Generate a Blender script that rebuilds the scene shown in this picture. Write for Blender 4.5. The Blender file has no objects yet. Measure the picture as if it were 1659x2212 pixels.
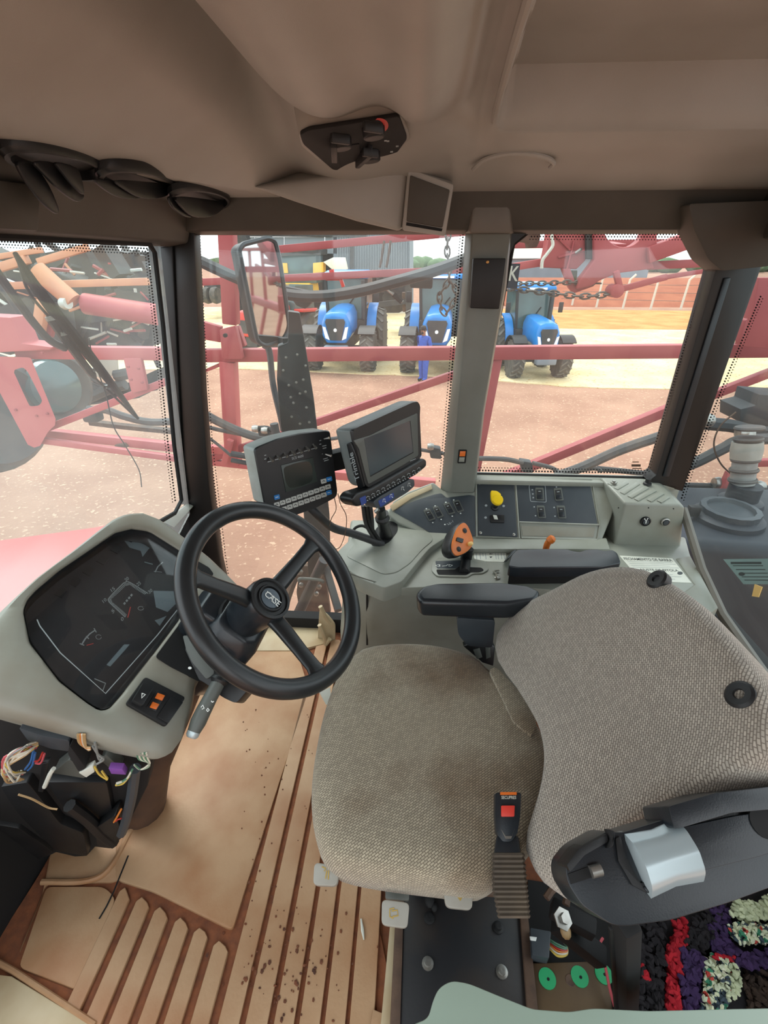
import bpy, bmesh, math, random
from mathutils import Vector, Matrix, noise as mnoise
random.seed(7)
SC = bpy.context.scene
COL = SC.collection
V = Vector
rad = math.radians

# ------------------------------------------------------------------ camera
F_PX, CX, CY = 1030.0, 829.5, 1106.0
PITCH, YAW, CAMZ = rad(27.93), rad(3.44), 1.42
CAM = V((0, 0, CAMZ))
cd = bpy.data.cameras.new('camera')
cd.sensor_fit = 'VERTICAL'; cd.sensor_height = 36.0; cd.lens = 36.0 * F_PX / 2212.0
cd.clip_start = 0.02; cd.clip_end = 2000
cam = bpy.data.objects.new('camera', cd); COL.objects.link(cam)
cam.location = CAM
cam.rotation_euler = (rad(90) - PITCH, 0, YAW)
SC.camera = cam

# ------------------------------------------------------------------ sky and sun (bright overcast)
SC.view_settings.view_transform = 'Standard'
SC.view_settings.look = 'None'
SC.view_settings.exposure = 0.12
SC.view_settings.gamma = 1.0
SC.view_settings.use_curve_mapping = False
w = bpy.data.worlds.new('overcast_sky'); SC.world = w; w.use_nodes = True
nt = w.node_tree; nt.nodes.clear()
tc = nt.nodes.new('ShaderNodeTexCoord'); nz = nt.nodes.new('ShaderNodeTexNoise'); nz.inputs['Scale'].default_value = 3.0; nz.inputs['Detail'].default_value = 5
cr = nt.nodes.new('ShaderNodeValToRGB')
cr.color_ramp.elements[0].position = 0.35; cr.color_ramp.elements[0].color = (0.80, 0.93, 1.0, 1)
cr.color_ramp.elements[1].position = 0.65; cr.color_ramp.elements[1].color = (1.0, 1.0, 1.0, 1)
bg = nt.nodes.new('ShaderNodeBackground'); bg.inputs['Strength'].default_value = 2.3
wo = nt.nodes.new('ShaderNodeOutputWorld')
nt.links.new(tc.outputs['Generated'], nz.inputs['Vector']); nt.links.new(nz.outputs['Fac'], cr.inputs['Fac'])
nt.links.new(cr.outputs['Color'], bg.inputs['Color']); nt.links.new(bg.outputs[0], wo.inputs['Surface'])
sd = bpy.data.lights.new('sun', 'SUN'); sd.energy = 2.6; sd.angle = rad(35); sd.color = (1.0, 0.96, 0.9)
sun = bpy.data.objects.new('sun', sd); COL.objects.link(sun)
sun.rotation_euler = V((-0.35, 0.45, 1.0)).to_track_quat('Z', 'Y').to_euler()

# ------------------------------------------------------------------ camera rays: a pixel on a chosen real plane gives a point in the cab
FW = V((-math.sin(YAW) * math.cos(PITCH), math.cos(YAW) * math.cos(PITCH), -math.sin(PITCH)))
RT = V((math.cos(YAW), math.sin(YAW), 0)); UP = RT.cross(FW)
def ray(x, y): return FW + RT * ((x - CX) / F_PX) - UP * ((y - CY) / F_PX)
class Pl:
    def __init__(s, p0, n):
        s.p0 = V(p0); s.n = V(n).normalized()
        if s.n.dot(CAM - s.p0) < 0: s.n = -s.n
    @classmethod
    def three(c, a, b, d):
        a, b, d = V(a), V(b), V(d); return c(a, (b - a).cross(d - a))
    def at(s, x, y, h=0.0):
        r = ray(x, y); p = s.p0 + s.n * h
        return CAM + r * ((p - CAM).dot(s.n) / r.dot(s.n))
    def px(s, x, y):                                       # metres per pixel around here
        return (s.at(x + 1, y) - s.at(x, y)).length
def PZ(x, y, z): return Pl((0, 0, z), (0, 0, 1)).at(x, y)
def PY(x, y, v): return Pl((0, v, 0), (0, 1, 0)).at(x, y)
def PX(x, y, v): return Pl((v, 0, 0), (1, 0, 0)).at(x, y)

# ------------------------------------------------------------------ materials
def lin(c):
    return tuple(((v / 255) / 12.92 if v / 255 <= 0.04045 else ((v / 255 + 0.055) / 1.055) ** 2.4) for v in c) + (1,)
MATS = {}
def mat(name, c, rough=0.5, c2=None, scale=30, bump=0.0, bscale=200, metal=0.0, spec=0.5, lo=0.35, hi=0.7, detail=4, coat=0.0):
    m = bpy.data.materials.new(name); m.use_nodes = True
    n = m.node_tree; b = n.nodes['Principled BSDF']
    b.inputs['Base Color'].default_value = lin(c); b.inputs['Roughness'].default_value = rough
    b.inputs['Metallic'].default_value = metal; b.inputs['Specular IOR Level'].default_value = spec
    if coat: b.inputs['Coat Weight'].default_value = coat; b.inputs['Coat Roughness'].default_value = 0.1
    t = n.nodes.new('ShaderNodeTexCoord')
    if c2:
        z = n.nodes.new('ShaderNodeTexNoise'); z.inputs['Scale'].default_value = scale; z.inputs['Detail'].default_value = detail
        r = n.nodes.new('ShaderNodeValToRGB')
        r.color_ramp.elements[0].position = lo; r.color_ramp.elements[0].color = lin(c)
        r.color_ramp.elements[1].position = hi; r.color_ramp.elements[1].color = lin(c2)
        n.links.new(t.outputs['Object'], z.inputs['Vector']); n.links.new(z.outputs['Fac'], r.inputs['Fac'])
        n.links.new(r.outputs['Color'], b.inputs['Base Color'])
    if bump:
        z = n.nodes.new('ShaderNodeTexNoise'); z.inputs['Scale'].default_value = bscale; z.inputs['Detail'].default_value = 3
        k = n.nodes.new('ShaderNodeBump'); k.inputs['Strength'].default_value = bump; k.inputs['Distance'].default_value = 0.002
        n.links.new(t.outputs['Object'], z.inputs['Vector']); n.links.new(z.outputs['Fac'], k.inputs['Height'])
        n.links.new(k.outputs['Normal'], b.inputs['Normal'])
    MATS[name] = m; return m
M = {}
M['plastic'] = mat('grey_green_plastic', (142, 145, 136), 0.36, (130, 132, 121), 9, 0.06, 500)
M['plastic_dusty'] = mat('dusty_grey_plastic', (140, 141, 131), 0.46, (124, 117, 103), 7, 0.06, 500)
M['panel'] = mat('slate_panel_plastic', (54, 61, 67), 0.45, (62, 68, 73), 12, 0.05, 600)
M['black'] = mat('black_plastic', (20, 22, 24), 0.4, (28, 29, 31), 14, 0.05, 500)
M['rubber'] = mat('black_rubber', (17, 18, 20), 0.5, (25, 26, 27), 20, 0.1, 400)
M['wheel'] = mat('steering_wheel_rubber', (30, 33, 35), 0.32, (38, 41, 43), 10, 0.08, 700)
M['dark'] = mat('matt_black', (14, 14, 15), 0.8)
M['arm'] = mat('armrest_vinyl', (29, 34, 39), 0.3, (36, 41, 46), 12, 0.08, 500)
M['headliner'] = mat('brown_headliner', (160, 158, 152), 0.42, (152, 149, 142), 6, 0.12, 900, spec=0.3)
M['header'] = mat('shaded_header_plastic', (78, 75, 69), 0.5, (70, 66, 60), 6, 0.1, 700, spec=0.3)  # shade on the header turned from the windows is put into this colour
M['trimgrey'] = mat('pillar_grey', (112, 115, 108), 0.42, (102, 104, 96), 8, 0.05, 500)
M['trimbrown'] = mat('pillar_brown', (108, 104, 96), 0.45, (98, 93, 85), 8, 0.05, 500)
M['pillar'] = mat('black_pillar', (16, 16, 16), 0.4, (24, 23, 22), 10)
M['mat'] = mat('tan_floor_mat', (176, 142, 108), 0.55, (156, 112, 76), 5.5, 0.35, 130, lo=0.4, hi=0.66)
M['groove'] = mat('red_dirt_floor', (132, 78, 48), 0.9, (104, 62, 42), 40, 0.6, 120)
M['beige'] = mat('cream_plastic', (186, 172, 142), 0.5, (168, 146, 112), 8)
M['steel'] = mat('zinc_steel', (170, 170, 165), 0.35, (140, 138, 132), 40, metal=0.8)
M['rust'] = mat('rusty_steel', (96, 74, 58), 0.7, (70, 52, 42), 25, 0.3, 150)
M['plate'] = mat('black_steel_plate', (30, 31, 34), 0.45, (52, 44, 38), 9, 0.1, 120, lo=0.45, hi=0.8)
M['brownsheet'] = mat('brown_painted_sheet', (98, 78, 52), 0.6, (78, 58, 38), 12, 0.2, 90)
M['green'] = mat('green_sticker', (30, 160, 100), 0.5)
M['orange'] = mat('orange_plastic', (216, 116, 38), 0.4, (200, 104, 40), 20)
M['yellow'] = mat('yellow_plastic', (238, 200, 30), 0.35)
M['cream'] = mat('cream_button', (236, 196, 120), 0.4)
M['amber'] = mat('amber_lens', (220, 110, 40), 0.35)
M['white'] = mat('white_print', (222, 226, 222), 0.5)
M['greyprint'] = mat('grey_print', (150, 158, 160), 0.5)
M['darkprint'] = mat('dark_print', (60, 66, 66), 0.5)
M['sticker'] = mat('white_sticker', (214, 216, 206), 0.5, (200, 202, 190), 15)
M['key'] = mat('grey_key', (186, 190, 186), 0.5)
M['bluekey'] = mat('blue_key', (40, 120, 190), 0.45)
M['bluebar'] = mat('blue_bar', (40, 62, 130), 0.45)
M['redplastic'] = mat('red_plastic', (214, 62, 50), 0.4)
M['redarc'] = mat('red_print', (206, 52, 44), 0.5)
M['tan_hose'] = mat('grey_hose', (66, 68, 70), 0.6, (90, 84, 78), 12)
M['hose'] = mat('black_hose', (38, 40, 43), 0.55, (52, 52, 52), 12)
M['silver'] = mat('silver_wheel', (176, 190, 194), 0.28, metal=0.35)
M['lever'] = mat('light_grey_lever', (158, 156, 148), 0.5, (146, 142, 132), 20)
M['gold'] = mat('gold_print', (176, 148, 78), 0.4)
M['screen'] = mat('dark_screen', (58, 68, 74), 0.18, spec=0.7)
M['screen2'] = mat('green_black_screen', (34, 40, 36), 0.2, spec=0.6)
M['screenrim'] = mat('screen_rim', (52, 60, 56), 0.35)
M['graybezel'] = mat('grey_bezel', (84, 88, 84), 0.45)
M['monback'] = mat('monitor_shell', (92, 102, 104), 0.45, (110, 116, 114), 15)
M['monlight'] = mat('monitor_light_shell', (142, 150, 146), 0.5, (128, 132, 126), 15)
M['gauge'] = mat('gauge_face', (38, 38, 42), 0.6, (52, 50, 50), 8, lo=.4, hi=.75)
M['gaugelight'] = mat('reflection_patch', (120, 134, 140), 0.5)  # pale tone for painted glass reflections and one dial mark
M['redneedle'] = mat('red_needle', (190, 70, 66), 0.5)
M['purple'] = mat('purple_plastic', (120, 70, 150), 0.5)
WIRES = {k: mat('wire_' + k, c, 0.45) for k, c in dict(white=(206, 202, 186), yellow=(206, 178, 84), blue=(50, 100, 160), pink=(190, 84, 92), grey=(128, 132, 130), tan=(176, 146, 104), red=(170, 50, 44), green=(86, 128, 104), orange=(206, 120, 50)).items()}
M['shaft'] = mat('dusty_brown_boot', (92, 66, 50), .7, (70, 52, 42), 12)
M['pinkpaint'] = mat('faded_red_paint', (176, 82, 84), 0.5, (188, 100, 98), 3, spec=0.4)
M['redpaint'] = mat('deep_red_paint', (150, 62, 66), 0.5, (164, 78, 78), 3, spec=0.4)
M['tanpaint'] = mat('ochre_paint', (214, 150, 110), 0.5, (200, 134, 104), 4)  # plain ochre tan of the machine parts
M['trred'] = mat('tractor_red', (196, 44, 34), 0.35)
M['blue'] = mat('tractor_blue', (0, 112, 186), 0.3, (4, 122, 196), 3)
M['tyre'] = mat('dusty_tyre', (66, 66, 64), 0.85, (96, 90, 82), 4)
M['lug'] = mat('tyre_lug', (110, 108, 102), 0.85, (90, 86, 80), 5)
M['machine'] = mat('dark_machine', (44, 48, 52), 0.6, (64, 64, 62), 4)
M['tglass'] = mat('dark_tractor_glass', (70, 96, 96), 0.15, (54, 74, 76), 1.5, spec=0.6)
M['lamp'] = mat('headlight_lens', (236, 240, 240), 0.2)
M['yellowpaint'] = mat('machine_yellow', (224, 178, 66), 0.5, (206, 160, 60), 3)
M['bluework'] = mat('blue_workwear', (38, 84, 176), 0.8, (32, 72, 156), 14)
M['skin'] = mat('skin', (150, 100, 76), 0.6)
M['hair'] = mat('dark_hair', (28, 24, 22), 0.7)
M['tank'] = mat('dark_blue_tank', (20, 28, 38), 0.5, (26, 34, 44), 2)
M['pipe'] = mat('grey_pipe', (150, 154, 152), 0.5, (124, 122, 118), 8)
M['conc'] = mat('pale_wall', (196, 190, 176), 0.8)
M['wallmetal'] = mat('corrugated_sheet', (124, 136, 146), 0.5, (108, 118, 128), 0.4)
M['chain'] = mat('chain_steel', (110, 108, 104), 0.5, (80, 72, 64), 30, metal=0.5)
M['tree'] = mat('far_trees', (78, 104, 70), 0.9, (104, 124, 88), 0.2)
M['banner'] = mat('navy_banner', (16, 22, 44), 0.5)
M['brass'] = mat('brass_screw', (196, 150, 90), 0.35, metal=0.7)
M['mirror'] = mat('mirror_glass', (200, 205, 205), 0.03, metal=1.0)

def ground_mat(name, a, b, c, s1=0.6, s2=14):
    m = bpy.data.materials.new(name); m.use_nodes = True; n = m.node_tree; bs = n.nodes['Principled BSDF']
    bs.inputs['Roughness'].default_value = 0.95; bs.inputs['Specular IOR Level'].default_value = 0.1
    t = n.nodes.new('ShaderNodeTexCoord')
    z1 = n.nodes.new('ShaderNodeTexNoise'); z1.inputs['Scale'].default_value = s1; z1.inputs['Detail'].default_value = 8
    z2 = n.nodes.new('ShaderNodeTexNoise'); z2.inputs['Scale'].default_value = s2; z2.inputs['Detail'].default_value = 6
    r1 = n.nodes.new('ShaderNodeValToRGB'); r1.color_ramp.elements[0].position = 0.38; r1.color_ramp.elements[1].position = 0.66
    r1.color_ramp.elements[0].color = lin(a); r1.color_ramp.elements[1].color = lin(b)
    r2 = n.nodes.new('ShaderNodeValToRGB'); r2.color_ramp.elements[0].position = 0.60; r2.color_ramp.elements[1].position = 0.66
    mx = n.nodes.new('ShaderNodeMix'); mx.data_type = 'RGBA'; mx.inputs[7].default_value = lin(c)
    for z in (z1, z2): n.links.new(t.outputs['Object'], z.inputs['Vector'])
    n.links.new(z1.outputs['Fac'], r1.inputs['Fac']); n.links.new(z2.outputs['Fac'], r2.inputs['Fac'])
    n.links.new(r2.outputs['Color'], mx.inputs[0]); n.links.new(r1.outputs['Color'], mx.inputs[6])
    n.links.new(mx.outputs[2], bs.inputs['Base Color'])
    k = n.nodes.new('ShaderNodeBump'); k.inputs['Strength'].default_value = 0.5; k.inputs['Distance'].default_value = 0.05
    n.links.new(z2.outputs['Fac'], k.inputs['Height']); n.links.new(k.outputs['Normal'], bs.inputs['Normal'])
    return m
M['soil'] = ground_mat('red_soil', (150, 114, 96), (166, 130, 110), (186, 154, 130))
M['straw'] = ground_mat('straw_litter', (206, 184, 140), (218, 200, 162), (184, 150, 104), 0.8, 9)

def fabric(name, a, b, stain=None, sc=125):
    m = bpy.data.materials.new(name); m.use_nodes = True; n = m.node_tree; bs = n.nodes['Principled BSDF']
    bs.inputs['Roughness'].default_value = 0.9; bs.inputs['Specular IOR Level'].default_value = 0.15
    bs.inputs['Sheen Weight'].default_value = 0.25
    t = n.nodes.new('ShaderNodeTexCoord')
    mp = n.nodes.new('ShaderNodeMapping'); mp.inputs['Scale'].default_value = (sc, sc, sc)
    n.links.new(t.outputs['UV'], mp.inputs['Vector'])
    ck = n.nodes.new('ShaderNodeTexBrick'); ck.inputs['Scale'].default_value = 1.0; ck.offset = 0.5
    ck.inputs['Mortar Size'].default_value = 0.10; ck.inputs['Mortar Smooth'].default_value = 0.6
    ck.inputs['Brick Width'].default_value = 1.0; ck.inputs['Row Height'].default_value = 0.5
    ck.inputs['Color1'].default_value = lin(a); ck.inputs['Color2'].default_value = lin([v * .86 for v in a]); ck.inputs['Mortar'].default_value = lin(b)
    n.links.new(mp.outputs[0], ck.inputs['Vector'])
    out = ck.outputs['Color']
    if stain:
        z = n.nodes.new('ShaderNodeTexNoise'); z.inputs['Scale'].default_value = 5.0; z.inputs['Detail'].default_value = 3
        r = n.nodes.new('ShaderNodeValToRGB'); r.color_ramp.elements[0].position = 0.48; r.color_ramp.elements[1].position = 0.72
        r.color_ramp.elements[0].color = (0, 0, 0, 1); r.color_ramp.elements[1].color = (0.75, 0.75, 0.75, 1)
        mx = n.nodes.new('ShaderNodeMix'); mx.data_type = 'RGBA'; mx.blend_type = 'MULTIPLY'; mx.inputs[7].default_value = lin(stain)
        n.links.new(t.outputs['Object'], z.inputs['Vector']); n.links.new(z.outputs['Fac'], r.inputs['Fac'])
        n.links.new(r.outputs['Color'], mx.inputs[0]); n.links.new(out, mx.inputs[6]); out = mx.outputs[2]
    n.links.new(out, bs.inputs['Base Color'])
    k = n.nodes.new('ShaderNodeBump'); k.inputs['Strength'].default_value = 0.6; k.inputs['Distance'].default_value = 0.0015; k.invert = True
    n.links.new(ck.outputs['Fac'], k.inputs['Height']); n.links.new(k.outputs['Normal'], bs.inputs['Normal'])
    return m
M['fabric'] = fabric('brown_woven_fabric', (184, 172, 150), (116, 106, 90), (170, 140, 112))
M['fabric2'] = fabric('back_woven_fabric', (186, 177, 164), (122, 113, 103))

def glass_mat(name, tint, dust):
    m = bpy.data.materials.new(name); m.use_nodes = True; n = m.node_tree; n.nodes.clear()
    o = n.nodes.new('ShaderNodeOutputMaterial'); tr = n.nodes.new('ShaderNodeBsdfTransparent'); tr.inputs[0].default_value = tint
    df = n.nodes.new('ShaderNodeBsdfTranslucent'); df.inputs[0].default_value = (0.9, 0.9, 0.88, 1)
    gl = n.nodes.new('ShaderNodeBsdfGlossy'); gl.inputs['Roughness'].default_value = 0.03
    t = n.nodes.new('ShaderNodeTexCoord'); z = n.nodes.new('ShaderNodeTexNoise'); z.inputs['Scale'].default_value = 3.0; z.inputs['Detail'].default_value = 6
    mr = n.nodes.new('ShaderNodeMapRange'); mr.inputs[3].default_value = dust * 0.6; mr.inputs[4].default_value = dust * 1.4
    a = n.nodes.new('ShaderNodeMixShader'); b = n.nodes.new('ShaderNodeMixShader'); b.inputs[0].default_value = 0.035
    n.links.new(t.outputs['Object'], z.inputs['Vector']); n.links.new(z.outputs['Fac'], mr.inputs[0]); n.links.new(mr.outputs[0], a.inputs[0])
    n.links.new(tr.outputs[0], a.inputs[1]); n.links.new(df.outputs[0], a.inputs[2])
    n.links.new(a.outputs[0], b.inputs[1]); n.links.new(gl.outputs[0], b.inputs[2]); n.links.new(b.outputs[0], o.inputs['Surface'])
    return m
M['glass'] = glass_mat('cab_glass', (0.95, 0.97, 0.96, 1), 0.018)
M['windscreen'] = glass_mat('windscreen_glass', (0.90, 0.97, 0.98, 1), 0.065)
M['rearglass'] = glass_mat('rear_glass', (0.82, 0.86, 0.86, 1), 0.012)
M['lens'] = glass_mat('cluster_lens', (0.9, 0.9, 0.9, 1), 0.03)

# ------------------------------------------------------------------ mesh building
def cr_closed(pts, n=4):
    out = []; L = len(pts)
    for i in range(L):
        p0, p1, p2, p3 = (V(pts[(i + k - 1) % L]) for k in range(4))
        for j in range(n):
            t = j / n
            out.append(0.5 * ((2 * p1) + (p2 - p0) * t + (2 * p0 - 5 * p1 + 4 * p2 - p3) * t * t + (3 * p1 - p0 - 3 * p2 + p3) * t ** 3))
    return out
def cr_open(pts, n=6):
    pts = [V(p) for p in pts]; q = [pts[0] * 2 - pts[1]] + pts + [pts[-1] * 2 - pts[-2]]; out = []
    for i in range(1, len(q) - 2):
        p0, p1, p2, p3 = q[i - 1:i + 3]
        for j in range(n):
            t = j / n
            out.append(0.5 * ((2 * p1) + (p2 - p0) * t + (2 * p0 - 5 * p1 + 4 * p2 - p3) * t * t + (3 * p1 - p0 - 3 * p2 + p3) * t ** 3))
    out.append(pts[-1]); return out
def rpoly(pts, r, n=4):                                     # round the corners of a pixel polygon
    out = []; L = len(pts)
    for i in range(L):
        p, a, b = V(pts[i]), V(pts[i - 1]), V(pts[(i + 1) % L])
        rr = min(r, (a - p).length * .45, (b - p).length * .45)
        s, e = p + (a - p).normalized() * rr, p + (b - p).normalized() * rr
        for j in range(n + 1):
            t = j / n; out.append(s * (1 - t) ** 2 + p * 2 * t * (1 - t) + e * t * t)
    return out
def circ(x, y, rx, ry=None, n=16, a=0):
    ry = ry or rx; ca, sa = math.cos(a), math.sin(a)
    return [V((x + rx * math.cos(t) * ca - ry * math.sin(t) * sa, y + rx * math.cos(t) * sa + ry * math.sin(t) * ca)) for t in (2 * math.pi * i / n for i in range(n))]
def angular(poly, c, n):                                    # resample a star-shaped outline by angle
    c = V(c); out = []; L = len(poly)
    for k in range(n):
        a = 2 * math.pi * k / n; d = V((math.cos(a), math.sin(a))); best = None
        for i in range(L):
            p, q = V(poly[i]) - c, V(poly[(i + 1) % L]) - c; e = q - p; den = d.x * e.y - d.y * e.x
            if abs(den) < 1e-9: continue
            t = (p.x * e.y - p.y * e.x) / den; s = (p.x * d.y - p.y * d.x) / den
            if t > 0 and -1e-6 <= s <= 1 + 1e-6 and (best is None or t > best): best = t
        out.append(c + d * (best or 1))
    return out

class MB:
    def __init__(s): s.v = []; s.f = []; s.uv = {}
    def add(s, vs, fs):
        k = len(s.v); s.v += [V(p) for p in vs]; s.f += [tuple(i + k for i in f) for f in fs]; return s
    def loft(s, loops, cap0=True, cap1=True, closed=True):
        n = len(loops[0]); vs = [p for l in loops for p in l]; fs = []
        for i in range(len(loops) - 1):
            for j in range(n if closed else n - 1):
                k = (j + 1) % n; fs.append((i * n + j, i * n + k, (i + 1) * n + k, (i + 1) * n + j))
        if cap0: fs.append(tuple(range(n - 1, -1, -1)))
        if cap1: fs.append(tuple((len(loops) - 1) * n + j for j in range(n)))
        return s.add(vs, fs)
    def box(s, c, size, rot=None):
        c = V(c); h = V(size) / 2; R = rot or Matrix.Identity(3); R = R.to_3x3()
        P = lambda a, b, d: c + R @ V((a * h.x, b * h.y, d * h.z))
        return s.loft([[P(-1, -1, z), P(1, -1, z), P(1, 1, z), P(-1, 1, z)] for z in (-1, 1)])
    def bar(s, a, b, w, h=None, up=(0, 0, 1)):              # square bar between two points
        a, b = V(a), V(b); d = (b - a).normalized(); u = V(up)
        if abs(d.dot(u)) > .98: u = V((0, 1, 0))
        x = d.cross(u).normalized(); y = x.cross(d); h = h or w
        return s.loft([[p + x * sx * w / 2 + y * sy * h / 2 for sx, sy in ((-1, -1), (1, -1), (1, 1), (-1, 1))] for p in (a, b)])
    def tube(s, pts, r, n=10, cap=True):
        pts = [V(p) for p in pts]; loops = []; u = None
        for i, p in enumerate(pts):
            d = (pts[min(i + 1, len(pts) - 1)] - pts[max(i - 1, 0)]).normalized()
            if u is None: u = d.cross(V((0.3, 0.5, 0.81))).normalized()
            u = (u - d * u.dot(d)).normalized(); w_ = d.cross(u); rr = r[i] if isinstance(r, (list, tuple)) else r
            loops.append([p + (u * math.cos(t) + w_ * math.sin(t)) * rr for t in (2 * math.pi * k / n for k in range(n))])
        return s.loft(loops, cap, cap)
    def lathe(s, prof, o, ax, n=24, cap0=True, cap1=True):  # profile of (radius, height)
        ax = V(ax).normalized(); u = ax.orthogonal().normalized(); w_ = ax.cross(u); o = V(o)
        return s.loft([[o + ax * h + (u * math.cos(t) + w_ * math.sin(t)) * max(r, 1e-5) for t in (2 * math.pi * k / n for k in range(n))] for r, h in prof], cap0, cap1)
    def ball(s, c, r, n=12, m=8):
        c = V(c); r = V(r) if hasattr(r, '__len__') else V((r, r, r))
        return s.loft([[c + V((r.x * math.sin(a) * math.cos(t), r.y * math.sin(a) * math.sin(t), r.z * math.cos(a))) for t in (2 * math.pi * k / n for k in range(n))] for a in (math.pi * (0.02 + .96 * i / m) for i in range(m + 1))])
    def slab(s, pl, px, h0, h1, taper=None):                # outline seen at the front face, depth along the plane's normal
        top = [pl.at(p[0], p[1], h1) for p in px]; bot = [p - pl.n * (h1 - h0) for p in top]
        if taper:
            c = sum(bot, V((0, 0, 0))) / len(bot); bot = [c + (p - c) * taper for p in bot]
        return s.loft([bot, top])
    def sheet(s, pl, px, h=0.0):
        vs = [pl.at(p[0], p[1], h) for p in px]; return s.add(vs, [tuple(range(len(vs)))])
    def stroke(s, pl, px, w, h=0.0004):                     # thin printed line
        ps = [pl.at(p[0], p[1], h) for p in px]; L = []; R = []
        for i, p in enumerate(ps):
            d = (ps[min(i + 1, len(ps) - 1)] - ps[max(i - 1, 0)]).normalized(); x = d.cross(pl.n).normalized() * w / 2
            L.append(p - x); R.append(p + x)
        n = len(ps); return s.add(L + R, [(i, i + 1, n + i + 1, n + i) for i in range(n - 1)])
    def dome(s, px, pl, c, prof, n=64):                     # outline -> cushion; prof = (scale, height) from rim to crown
        o = angular(px, c, n); rim = [pl.at(p[0], p[1]) for p in o]; cc = pl.at(*c)
        return s.loft([[cc + (p - cc) * sc + pl.n * h for p in rim] for sc, h in prof])

WL = {}
def part(name, mb, m, parent=None, bev=0.0, seg=2, ang=38, label=None, uv=None, sub=0):
    me = bpy.data.meshes.new(name)
    lo = V([min(p[i] for p in mb.v) for i in range(3)]); hi = V([max(p[i] for p in mb.v) for i in range(3)]); c = (lo + hi) / 2
    me.from_pydata([p - c for p in mb.v], [], mb.f)
    bm = bmesh.new(); bm.from_mesh(me); bmesh.ops.recalc_face_normals(bm, faces=bm.faces)
    if bev:
        ed = [e for e in bm.edges if len(e.link_faces) == 2 and e.calc_face_angle(0) > rad(28)]
        if ed: bmesh.ops.bevel(bm, geom=ed, offset=bev, segments=seg, profile=0.5, affect='EDGES', clamp_overlap=True)
    if uv:
        o, ux, uy = V(uv[0]) - c, V(uv[1]).normalized(), V(uv[2]).normalized(); L = bm.loops.layers.uv.new('uv')
        for f in bm.faces:
            for l in f.loops:
                q = l.vert.co - o; a, b = q.dot(ux), q.dot(uy)
                if len(uv) > 3:
                    n_ = V(uv[3]).normalized(); cc = V(uv[4]) - V(uv[0]); ra, rb = a - cc.dot(ux), b - cc.dot(uy); rl = math.hypot(ra, rb) or 1; dr = max(0, -q.dot(n_)); a += ra / rl * dr; b += rb / rl * dr
                l[L].uv = (a, b)
    bm.to_mesh(me); bm.free()
    me.shade_smooth(); me.set_sharp_from_angle(angle=rad(ang))
    me.materials.append(m)
    o = bpy.data.objects.new(name, me); COL.objects.link(o)
    if sub:
        sm = o.modifiers.new('sub', 'SUBSURF'); sm.levels = sub; sm.render_levels = sub
    if parent is not None:
        o.parent = parent; o.location = c - WL[parent.name]
    else: o.location = c
    WL[o.name] = c
    if label: o['label'] = label
    return o
def tag(o, label, cat, group=None):
    o['label'] = label; o['category'] = cat
    if group: o['group'] = group
    return o
def thing(name, label, cat, loc=(0, 0, 0), group=None):
    o = bpy.data.objects.new(name, None); COL.objects.link(o); o.location = loc; o.empty_display_size = 0.02
    WL[o.name] = V(loc); return tag(o, label, cat, group)
def solo(name, mb, m, label, cat, group=None, **k): return tag(part(name, mb, m, None, **k), label, cat, group)
def struct(name, mb, m, parent=None, **k):
    o = part(name, mb, m, parent, **k)
    if parent is None: o['kind'] = 'structure'
    return o
def copy_tree(o, parent=None):
    c = o.copy(); COL.objects.link(c)
    if parent is not None: c.parent = parent
    for ch in [x for x in bpy.data.objects if x.parent == o]: copy_tree(ch, c)
    return c
TXT = {}
def glyphs(s):
    if s in TXT: return TXT[s]
    cu = bpy.data.curves.new('t', 'FONT'); cu.body = s; cu.resolution_u = 3; cu.offset = 0.012
    o = bpy.data.objects.new('t', cu); COL.objects.link(o)
    dg = bpy.context.evaluated_depsgraph_get(); me = bpy.data.meshes.new_from_object(o.evaluated_get(dg))
    vs = [v.co.copy() for v in me.vertices]; fs = [tuple(p.vertices) for p in me.polygons]
    bpy.data.objects.remove(o); bpy.data.curves.remove(cu); bpy.data.meshes.remove(me)
    x0 = min(v.x for v in vs); x1 = max(v.x for v in vs); y0 = min(v.y for v in vs); y1 = max(v.y for v in vs)
    TXT[s] = ([((v.x - x0) / (x1 - x0), (v.y - y0) / (y1 - y0)) for v in vs], fs); return TXT[s]
def lettering(s, pl, bl, br, tl, m, parent, h=0.0006, name='lettering'):   # baseline-left, baseline-right, top-left pixels
    a, b, c = (pl.at(*p, h) for p in (bl, br, tl)); vs, fs = glyphs(s)
    return part(name, MB().add([a + (b - a) * x + (c - a) * y for x, y in vs], fs), m, parent)

# ================================================================== THE CAB: floor, walls, pillars, windows, roof lining
struct('floor', MB().box((0, 0.66, -0.04), (2.0, 1.92, 0.07)), M['groove'])
PF = Pl((0, 0, 0.012), (0, 0, 1))
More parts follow.
